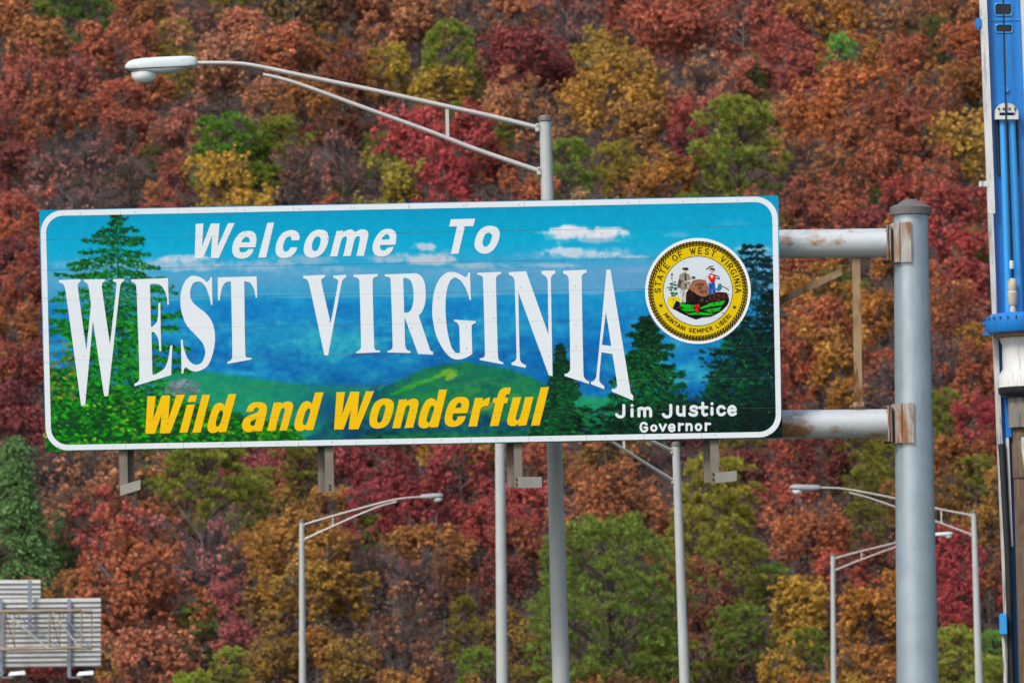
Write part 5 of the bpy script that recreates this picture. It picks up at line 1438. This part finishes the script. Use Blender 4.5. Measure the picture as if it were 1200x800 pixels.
# what the photograph shows, crown by crown: x, y, width in photo pixels, form, leaf colour, second colour
R_, O_, = (150, 62, 46), (186, 92, 48)
TL = """
15 25 74 B af5a30 8a5a34|78 15 92 P 40662e 56782e|150 10 64 B 8c5438 76503a|45 65 84 B 96623c 7c5a34|125 65 64 B 94543a 7c4c34|185 25 56 B 765834 8a5a3c|205 60 48 P 6c6a2a 86782a|237 30 58 S 7a5448 86604e|285 40 66 B b46040 a05238
30 115 74 B 8a4a3e 7c4c3c|80 110 64 B 763a38 8a4a40|8 160 54 B 84443c 744038|65 140 64 B 8a563a 744a38|140 125 60 B 8a4632 9a5436|175 110 60 B 8a5c36 9c5a3a|222 95 44 P 646026 847428|260 90 76 B ae6850 9c5a48|220 160 60 B 9c5448 b0604c|190 180 38 P 4c5a2e 60622e|150 165 64 B 8a4a34 7c4236|25 205 64 B 743c38 82463a|62 214 62 N 7c6a68 86544a|112 200 64 N 7a686a 7c4e46|152 214 44 N 70665c 74503c
265 182 82 P 44702a 668432|262 224 64 B 8f742a 86742a|206 210 40 B 86463c 743e38|186 230 30 B b06634 9c5a38|300 215 40 P 5c7a2c 746e2a
345 25 84 B 55482c 62522e|395 18 56 B 5c3e2c 6e4834|440 14 62 B 784430 8a5034|490 36 74 B a4664a 8c5642|545 30 58 N 7e6660 a06048|608 22 66 B 805a3a 905c40|650 8 60 B 7c4238 6c3c34
330 75 84 B b4562e 9c5030|375 82 60 B 70542c 82542e|402 104 62 B 764030 643a2c|442 66 54 B aa6448 94583e|455 92 52 B 96802c 786e2a|428 104 54 B 7a5c32 8c6030|530 74 62 P 50682a 707a2c|520 110 70 B 8e782a 7c702a|566 112 48 P 505026 62602a|610 78 88 B 6c3030 7c383a|652 92 50 B 6c2a30 7a3234|626 126 50 S aa6c48 986040
482 178 78 B 96383a 86343a|548 176 86 B 8e2e34 a2403c|520 210 70 B 882e34 7a2c32|586 205 54 B a2542e 8c4c34|540 146 34 P 4c7030 5c7430|584 164 36 P 50662a 64702a|330 178 66 P 5c6a28 707228|304 190 60 P 4c6a2a 5c722c|362 130 74 B 6e5028 82562e|392 165 66 B 5a382c 683e2e|352 208 58 N 72605a 7c4c40|402 202 64 N 72585a 7c4a40|442 186 40 P 426028 50682a|470 224 54 B 6c702a 847a2c|350 190 30 B a6482e 96442e|396 232 26 P 566e2a 6a762c
665 40 64 N 785c5c 8a5048|692 10 54 S a0685c 8c5a50|735 16 64 B 8c4638 9c523a|654 96 44 B 6a2a30 74302e|705 74 60 B b4802c 9c742a|716 112 104 L 966e30 a87634|742 100 56 B ac702e 8c6a30|795 44 100 L 964c36 86463a|800 2 56 B a4702e 8c682c|872 40 74 B 9a5240 8c4a3a|916 50 64 B 8c4238 9a4c3c|880 100 60 B 8a503e 9a5a42|775 74 50 S 964e44 8a463c|815 106 66 S b46c46 9c5a40|846 130 50 S 8c4e40 9c5a42|885 106 54 K 46562e 56622e|770 140 56 B a05a46 904e3e|800 152 56 B 8c4238 7c3834|745 160 66 B 7c6034 8e6836|810 182 50 B 6c2a30 5e282c|866 188 100 P 546a28 70782c|920 160 54 S ac7046 986040|664 165 54 S be6c42 aa623c|664 210 66 P 506e2c 647a2e|725 206 56 P 7c742a 8e7c2c|780 212 66 B 8c6430 9a7234|752 225 40 B a06a46 8e6038|930 8 62 B 544430 644c34
905 16 50 B 543a30 624434|965 32 76 B 986a30 8a5e32|1012 16 54 N 5c3c3c 643830|1050 30 64 S a66a46 966040|1090 20 56 B 7c4c32 8c5636|1122 26 54 B a06844 8e5c3c|985 84 54 P 4c8438 5c903c|970 116 46 N 70605e 704a3c|1030 76 56 B 78562c 86602e|1095 50 46 P 425230 4c5a30|1130 60 54 B 8c5030 7a482e|922 78 62 B 8a4238 7c3c36|938 100 64 B 7a3a36 8a463c|1000 132 98 L 8c5830 7c4c30|1065 86 66 B 8c4c30 7a4430|1100 112 54 B 8c6432 7e5832|1136 102 48 B 78502e 886030|1146 110 32 P 50682e 5c702e|958 152 74 B 9c5e38 8a5234|1050 150 88 L 7a4230 6c3c2e|1110 152 66 B 70402e 623a2e|1126 186 76 B 9a7632 867030|1000 182 76 B 7e5038 8c5a3a|1060 202 84 B 865038 78463a|980 206 64 S 745434 86603a|926 145 44 S a86a44 9a5e3c|940 200 54 N 5c4c44 9c5e3a|1026 236 24 P 4a6c30 56722e|1060 238 56 B 964038 86383a|1100 230 64 B 864c38 96563c
945 250 56 B 80483a 90543e|924 268 30 P 607032 6a762e|985 252 58 B a05230 8e4a32|1020 274 56 B 743438 823c3c|932 330 56 B 9e562e 8c4c30|985 346 56 P 506428 62702a|952 356 74 B a66a2e 8e6030|1030 372 66 B a4662e 8e5830|960 402 84 B 8a4c2e 9a562e|976 432 76 B b46e2c a05a2e|938 442 64 B 9a4c2e 8a442e|1034 436 56 B 8c4a30 7a4230|990 472 54 B 946e2e a0602e|1110 255 66 B 90403a 803a38|1106 292 66 B 8c3236 9a3e3a|1136 292 44 P 5e6c2c 6c742e|1130 342 66 B 963e3c 863838|1105 372 56 B 9e5a32 8a4c32|1134 388 48 B 5a322e 683a32|1110 432 64 N 78625c 74403a|1142 440 54 B 96522e 84482e|1140 410 44 B a27230 8c6430|1104 492 54 P 5a6a2a 6c742c|1142 502 54 B 7a2430 862c34|1124 478 40 B 96502e 86482e|1110 542 64 B 7e5a2c 8a5030|1146 562 48 P 5a6a2c 6a702c
930 532 60 B 8c4430 7c3a32|962 548 60 B 5c2a2e 6c302e|1002 544 64 P 626428 70702a|1040 552 54 P 5a6228 6a6a28|880 562 64 B 582c30 68322e|1022 578 54 P 5c6028 6c6a2a|950 640 92 L b0582a 9e4e2e|1012 622 54 P 545a28 626628|908 692 48 P 44682e 54742e|940 722 80 B 8a742a 9c6e2c|986 690 66 B 923f30 82382f|1022 662 54 B 7c4832 6a3c30|1022 742 90 B 8a602c 9a6a2e|1010 792 66 B 7c562e 8e622e|1116 662 66 B 8c2e36 7a2a32|1126 704 62 B 7e2630 8c3036|1104 742 66 B 8a2e32 7a2a30|1110 602 56 B 74562a 645228|1150 622 54 B 86682c 786030|1160 692 48 B 6c4a2c 7c502e|1164 772 54 P 4e7a34 5e843a|1120 782 66 P 667a2e 787a2e
700 542 78 B 5c4c28 6c5a2c|640 545 54 B 9a5032 8a4832|716 596 100 L a2603e 905438|762 616 64 S aa6a44 945a3c|620 600 76 B 96403a 843838|610 652 60 B 704230 804a32|755 562 54 N 564044 623034|715 722 160 Q 46602a 5c6a2c|840 592 88 P 666c26 767a2a|812 640 60 P 5c6426 6e6e28|870 682 84 P 5c5f26 72702a|830 732 74 B 5a3a2e 6e4430|880 622 60 N 4c3c42 643036|870 562 54 B 8c4434 7a3c34|800 682 58 B 965230 824a30|780 792 76 P 66782c 7c8432|870 752 66 P 50682c 62742e|690 556 50 B 7c5a34 8c5e36
345 642 96 L b07030 a05c30|395 652 66 B a45e30 945430|430 640 46 P 546c2a 66742a|370 702 96 B 6e6026 8a5c2c|370 772 78 B 7a5c2c 8e5a2e|500 652 78 B 7c5a30 8a6634|470 592 100 L 702830 82303a|540 572 78 B 803238 8c3e3c|546 546 86 B 927028 807028|560 622 60 B 96403a 863838|600 632 60 B 8c3c38 7c3436|546 742 62 K 5c5822 726828|482 702 72 N 5a4448 643c3a|470 772 98 S 74523e 664640|590 682 60 B 6a342e 5a302e|350 560 68 P 586026 68682a|328 540 50 B 803e46 744040|400 545 62 B 96484a 84424a|592 742 60 B 6e5f2c 7c582e|560 792 44 P 54702a 647a2e|520 690 50 B 6e4a30 7a5432
18 606 118 C 2f5e40 44704a|72 634 56 C 3c6a40 4e7440|110 586 110 S b2663c a45a3a|160 580 90 S b06640 9c5c3e|88 610 70 S ac603c 9c563a|132 642 86 B 8c3c34 9c463a|160 694 110 L 8c5232 a05634|86 692 46 B 8c683c 7a5a34|240 582 110 P 5a6a28 6a742a|286 560 54 B 703038 803c3c|306 592 56 P 64682a 72722c|236 662 84 N 7c585a 9a4c50|300 650 60 B aa6a30 98602e|325 572 54 B 8e4448 803e44|232 742 54 P 4c6e2c 5e7a2e|276 756 56 B 9c4a4c 8a4446|180 786 98 B b65a3a a24e36|272 790 46 P 667c2c 7c842e|322 782 66 B 6c5c2c 80602e|62 784 70 B 6a2224 5a2024|130 786 42 B a0782c 8e682c|125 745 50 B 74402e 643a30|205 620 60 B a65a3c 94503a
20 262 66 B 8a4638 9c5038|10 312 62 B 66303a 743638|26 350 62 B 8e4a36 7c4234|14 402 66 B 7e5632 8c5a34|25 442 66 B 7a3838 8a403a|10 492 66 B 64303a 743838|38 508 60 B 6e3438 7e3c3a|24 286 54 B a4522e 92482e|40 300 50 B 8c4a34 7c4436
"""
FORM = {'B': ('broadleaf_tree', 'broadleaf tree'), 'L': ('broadleaf_tree', 'broad round broadleaf tree'), 'S': ('thin_leaved_tree', 'thinly leaved tree'), 'N': ('bare_tree', 'half bare grey-twigged tree'),
        'P': ('pine_tree', 'tufted pine'), 'Q': ('pine_tree', 'big round pine'), 'C': ('fir_tree', 'feathery fir'), 'K': ('pine_tree', 'pointed pine')}
def hexc(h): return tuple(int(h[i:i + 2], 16) for i in (0, 2, 4))
trees = []
for row in TL.strip().split('\n'):
    for t in row.split('|'):
        x, y, wd, k, c1, c2 = t.split()
        trees.append([float(x), float(y), float(wd), k, hexc(c1), hexc(c2)])
n_hand = len(trees)
# fill what is left of the hillside with trees like their neighbours
fr = random.Random(5)
def hidden(x, y, m=24): return 46 + m < x < 915 - m and 244 + m < y < 520 - m
y_ = -34
while y_ < 850:
    x_ = -40 + fr.uniform(0, 30)
    while x_ < 1240:
        x, y = x_ + fr.uniform(-12, 12), y_ + fr.uniform(-10, 10)
        ok = not hidden(x, y, 30)
        if ok:
            for t in trees:
                if math.hypot((t[0] - x), (t[1] - y) * 1.1) < t[2] * .50 + 10: ok = False; break
        if ok:
            near = sorted(trees[:n_hand], key=lambda t: (t[0] - x) ** 2 + (t[1] - y) ** 2)[:4]
            s = fr.choice(near)
            k = {'L': 'B', 'Q': 'P', 'C': 'B', 'K': 'P'}.get(s[3], s[3])
            if k == 'P' and fr.random() < .6: k = 'B'; s = next((q for q in near if q[3] in 'BLS'), s)
            if s[3] == 'C': continue
            trees.append([x, y, fr.uniform(44, 66), k, s[4], s[5]])
        x_ += 36
    y_ += 30

def solve(px, py, hc):
    d = f_ + r_ * ((px - 600.0) / F) + u_ * ((400.0 - py) / F)
    lo = None
    for Y in np.arange(512, 1440, 2.0):
        P = CAM + d * (Y / d.y)
        if P.z - float(terr(np.array(P.x), np.array(Y))) - hc <= 0: return P, Y
    return CAM + d * (1440 / d.y), 1440.0

# ---- labels
import colorsys
def colour_word(c, form):
    h, s, v = colorsys.rgb_to_hsv(*[q / 255 for q in c]); h *= 360
    if form == 'N': return 'purplish' if h > 330 or h < 8 else 'brown-tinged'
    if h < 5 or h > 335: return 'deep crimson' if v < .45 else ('crimson' if s > .6 else ('pinkish red' if v > .55 else 'maroon'))
    if h < 12: return 'brick red' if v > .5 else 'dark red-brown'
    if h < 20: return 'copper red' if v > .62 else ('reddish brown' if v > .48 else 'dark brown')
    if h < 28: return 'bright orange' if v > .64 and s > .65 else ('salmon tan' if v > .58 and s < .64 else ('rust brown' if v > .48 else 'deep brown'))
    if h < 36: return 'golden orange' if v > .6 else ('tawny brown' if v > .48 else 'dull brown')
    if h < 46: return 'gold' if v > .55 else 'olive brown'
    if h < 58: return 'yellow-olive' if v > .42 else 'dark olive'
    if h < 72: return 'yellow-green' if v > .40 else 'olive green'
    if h < 105: return 'mid green' if v > .40 else 'dull green'
    return 'bright green' if v > .48 and h < 135 else 'deep blue-green' if h > 140 else 'dark green'
LM = [(188, 85, 'the white lamp head'), (300, 80, 'the long lamp arm'), (420, 118, 'the twin lamp arms'), (524, 145, 'the lamp arm strut'), (640, 180, 'the tall lamp pole'), (135, 240, 'the printed fir on the sign'), (250, 240, 'the W of Welcome'),
      (345, 236, 'the lettering Welcome'), (460, 234, 'the gap before To'), (560, 233, 'the word To'), (690, 231, 'the printed clouds on the sign'), (818, 230, 'the round seal on the sign'), (905, 230, "the sign's top corner by the column"), (1067, 236, "the column's cap"), (980, 285, 'the upper pipe arm'),
      (1152, 28, 'the blue lug on the rig'), (1150, 216, 'the white lug on the rig'), (1155, 380, 'the blue collar of the rig'), (1175, 730, 'the blue box on the rig'), (1005, 390, 'the rusty web post'), (980, 495, 'the lower pipe arm'), (50, 260, "the sign's upper outer corner"), (50, 390, "the sign's outer edge"), (54, 525, "the sign's lower outer corner"),
      (152, 570, 'the outermost hanger post'), (382, 560, 'the hanger post without bracket'), (605, 560, 'the hanger post beside the thin lamp pole'), (840, 560, 'the hanger post by the governor lettering'), (505, 583, 'the grey lamp head under Wonderful'), (354, 690, 'the slim lamp pole under WEST'),
      (587, 680, 'the thin pole beside the near lamp pole'), (656, 700, 'the near lamp pole below the sign'), (797, 660, 'the lamp pole below the governor lettering'), (940, 572, 'the grey lamp head by the column'), (976, 720, 'the smallest lamp pole'), (1072, 680, 'the thick column'), (1144, 690, 'the lamp pole by the rig'), (1107, 626, 'the small white lamp head'),
      (60, 740, 'the big guide sign back'), (22, 690, 'the small guide sign back'), (100, 788, 'the guide sign lights'), (600, 0, 'the top edge of the picture, mid-width'), (380, 10, 'the dark grove at the top edge'), (900, 10, 'the brown grove at the top edge'), (500, 790, 'the bottom edge, mid-width'), (250, 795, 'the bottom edge near the guide sign'), (900, 795, 'the bottom edge near the column'), (20, 120, 'the outer edge of the wooded slope')]
def where(x, y, rank):
    ds = sorted(LM, key=lambda m: math.hypot(m[0] - x, m[1] - y))
    m = ds[rank]
    dx, dy = x - m[0], y - m[1]
    d = math.hypot(dx, dy)
    far = 'just ' if d < 45 else ('' if d < 110 else 'well ')
    if d < 14: return 'right behind ' + m[2]
    a = math.degrees(math.atan2(-dy, dx)) % 360
    if 60 <= a < 120: w_ = far + 'above'
    elif 240 <= a < 300: w_ = far + 'below'
    elif 120 <= a < 240: w_ = ('up and ' if a < 160 else 'down and ' if a > 200 else '') + far + 'left of'
    else: w_ = ('up and ' if 20 < a < 60 else 'down and ' if 300 <= a < 340 else '') + far + 'right of'
    return w_ + ' ' + m[2]
used = set()
def tree_label(x, y, wd, k, c):
    size = 'large ' if wd > 80 else ('small ' if wd < 45 else '')
    cw = colour_word(c, k)
    form = FORM[k][1]
    opts = [f'{cw} {form} {where(x, y, r)}' for r in (0, 1)] + [f'{size or "middling "}{cw} {form} {where(x, y, r)}' for r in (0, 1, 2)]
    for o in opts:
        o = o.replace('large big round', 'big round').replace('large broad', 'broad')
        if o.lower() not in used and len(o.replace('-', ' ').split()) <= 16:
            used.add(o.lower()); return o
    for q in ('higher', 'lower', 'fuller', 'thinner'):
        pass
    return None

GROUPS = {'B': 'autumn broadleaf trees on the hillside', 'L': 'autumn broadleaf trees on the hillside', 'S': 'thinly leaved trees on the hillside', 'N': 'half bare trees on the hillside', 'P': 'pines on the hillside', 'Q': 'pines on the hillside', 'K': 'pines on the hillside', 'C': 'firs by the guide signs'}
SAT = 1.0
def leafc(c, jit):
    l = np.array(s2l(c)) * LEAF_GAIN
    if c[0] > c[1] * 1.2: l = l * np.array([1.06, 1.04, .98])
    if c[1] > c[0] * 1.02: l = l * np.array([1.06, .97, .86])
    m = l.mean()
    if l[0] > 3.2 * l[1]: l = m + (l - m) * .88
    l = np.clip(m + (l - m) * LEAF_SAT, .004, .6)
    return l * jit
LEAF_GAIN, LEAF_SAT = 2.2, .97
tr_ = random.Random(3)
count = {}
first = {}
for (x, y, wd, k, c1, c2) in sorted(trees, key=lambda t: t[1]):
    lab = tree_label(x, y, wd, k, c1)
    if lab is None: continue
    R0 = wd / 2 * 1.14 / F
    hcg = 2.0
    R = R0 * 700
    for _ in range(3):
        P, Y = solve(x, y, R * 1.55 + 1.0)
        R = R0 * Y
    name = FORM[k][0]
    vi = count.get(k, 0); count[k] = vi + 1
    cr, tk = VAR[k][vi % len(VAR[k])]
    gz = float(terr(np.array(P.x), np.array(Y)))
    if (k, vi % len(VAR[k])) not in first:
        root = bpy.data.objects.new(name, None); crown = bpy.data.objects.new('crown', cr); trunk = bpy.data.objects.new('trunk', tk)
        first[(k, vi % len(VAR[k]))] = (root, crown, trunk)
    else:
        a, b_, c_ = first[(k, vi % len(VAR[k]))]
        root, crown, trunk = a.copy(), b_.copy(), c_.copy()
    for o in (root, crown, trunk): col.objects.link(o)
    crown.parent = root; trunk.parent = root
    root.location = (P.x, Y, gz - .3)
    H = P.z - gz + .3
    rz = tr_.uniform(0, 2 * math.pi)
    sz = R * tr_.uniform(.88, 1.24) * (1.12 if k == 'C' else 1)
    wob = tr_.uniform(.88, 1.16)
    for o in (crown, trunk):
        o.location = (0, 0, H); o.rotation_euler = (0, 0, rz)
        o.scale = (R * wob, R / wob ** .5, sz)
    # trunk mesh reaches 2.4-2.6 units down: stretch its own height so that it meets the ground
    trunk.scale = (R, R, max(sz, H / 2.45))
    j = tr_.uniform(.9, 1.12)
    nn5 = sorted((t for t in trees if t[3] in 'BSL'), key=lambda t: (t[0] - x) ** 2 + (t[1] - y) ** 2)[1:7]
    if k in 'BSLN': c1 = tuple(a_ * .78 + .22 * sum(t[4][i] for t in nn5) / 6 for i, a_ in enumerate(c1))
    if k == 'N': c1 = tuple(a_ * .4 + b2 * .6 for a_, b2 in zip(c1, c2))
    if k == 'C': j *= 1.2; c1, c2 = (64, 98, 62), (84, 112, 70)
    if k in 'PK': j *= .84
    if k == 'Q': j *= .95
    crown.color = (*leafc(c1, j), 1)
    nb = min((t for t in trees if t[4] != c1), key=lambda t: (t[0] - x) ** 2 + (t[1] - y) ** 2)
    mixn = 0.45 if k in 'BSNL' and nb[3] in 'BSNL' else .15
    crown['tint'] = [float(q) for q in (leafc(c2, j * tr_.uniform(.85, 1.2)) * (1 - mixn) + leafc(nb[4], j) * mixn)]
    tag(root, lab, 'tree', GROUPS[k])
n_tree = sum(count.values())
print('TREES', n_tree, count)

# ---- undergrowth between the trees and woods beyond the frame
ur = np.random.default_rng(77)
n = 260000
uy = 508 + (ur.random(n) ** 1.15) * 560
ux = (ur.random(n) - .5) * uy * .185
uz = terr(ux, uy) + ur.random(n) ** 1.5 * 6.5 + .1
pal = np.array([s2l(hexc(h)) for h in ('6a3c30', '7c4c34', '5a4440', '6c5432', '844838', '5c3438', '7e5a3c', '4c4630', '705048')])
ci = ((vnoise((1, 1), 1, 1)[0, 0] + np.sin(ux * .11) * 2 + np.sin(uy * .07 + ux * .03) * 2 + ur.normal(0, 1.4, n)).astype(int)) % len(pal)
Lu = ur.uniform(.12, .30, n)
P_, T_, cc = cards(np.stack([ux, uy, uz], 1), ur.normal(0, .7, (n, 3)) + np.array([0, -.2, .6]), Lu, Lu * .6, pal[ci] * ur.uniform(.25, .7, (n, 1)), 'undergrowth', LEAF)  # leaf colours darkened to paint deep shade between the trees
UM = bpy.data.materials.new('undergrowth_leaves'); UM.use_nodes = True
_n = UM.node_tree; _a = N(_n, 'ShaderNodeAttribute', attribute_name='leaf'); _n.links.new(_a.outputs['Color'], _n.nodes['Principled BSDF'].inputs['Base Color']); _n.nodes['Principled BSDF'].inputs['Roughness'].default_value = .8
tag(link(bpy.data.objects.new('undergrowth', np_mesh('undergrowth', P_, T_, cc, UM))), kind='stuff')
# woods past the edges of the picture and behind the sign: one mass of crowns
WOODS = tag(bpy.data.objects.new('woods', None), kind='stuff'); col.objects.link(WOODS)
pal2 = [hexc(h) for h in ('8a4a3e', '94543a', 'a2603e', '8c5830', '7a4230', '96403a', '803238', '86622e', '5a6a2a', '9a5240', '74523e')]
kinds = 'BBBBSSLP'
for k in range(2600):
    Yk = ur.uniform(514, 1250)
    xk = ur.uniform(-1, 1) * (Yk * .082 + 95)
    zk = float(terr(np.array(xk), np.array(Yk)))
    R = ur.uniform(2.6, 4.4)
    px, py = project((xk, Yk, zk + R * 1.55 + 1))
    m_ = R / Yk * F * 1.1 + 4
    behind = 46 + m_ < px < 913 - m_ and 250 + m_ < py < 512 - m_
    if -m_ < px < 1200 + m_ and -m_ < py < 800 + m_ and not behind: continue
    if ur.random() < .35 and not behind: continue
    kk = kinds[ur.integers(len(kinds))]
    cr = VAR[kk][ur.integers(len(VAR[kk]))][0]
    o = bpy.data.objects.new('crown', cr); col.objects.link(o); o.parent = WOODS
    o.location = (xk, Yk, zk + R * 1.45 + .6); o.rotation_euler = (0, 0, ur.uniform(0, 6.28)); o.scale = (R, R, R * ur.uniform(.95, 1.2))
    ca = (86, 100, 46) if kk == 'P' else pal2[ur.integers(len(pal2))]
    o.color = (*leafc(ca, 1.0), 1); o['tint'] = [float(q) for q in leafc(pal2[ur.integers(len(pal2))] if kk != 'P' else (110, 112, 46), 1.0)]
    o['kind'] = 'stuff'
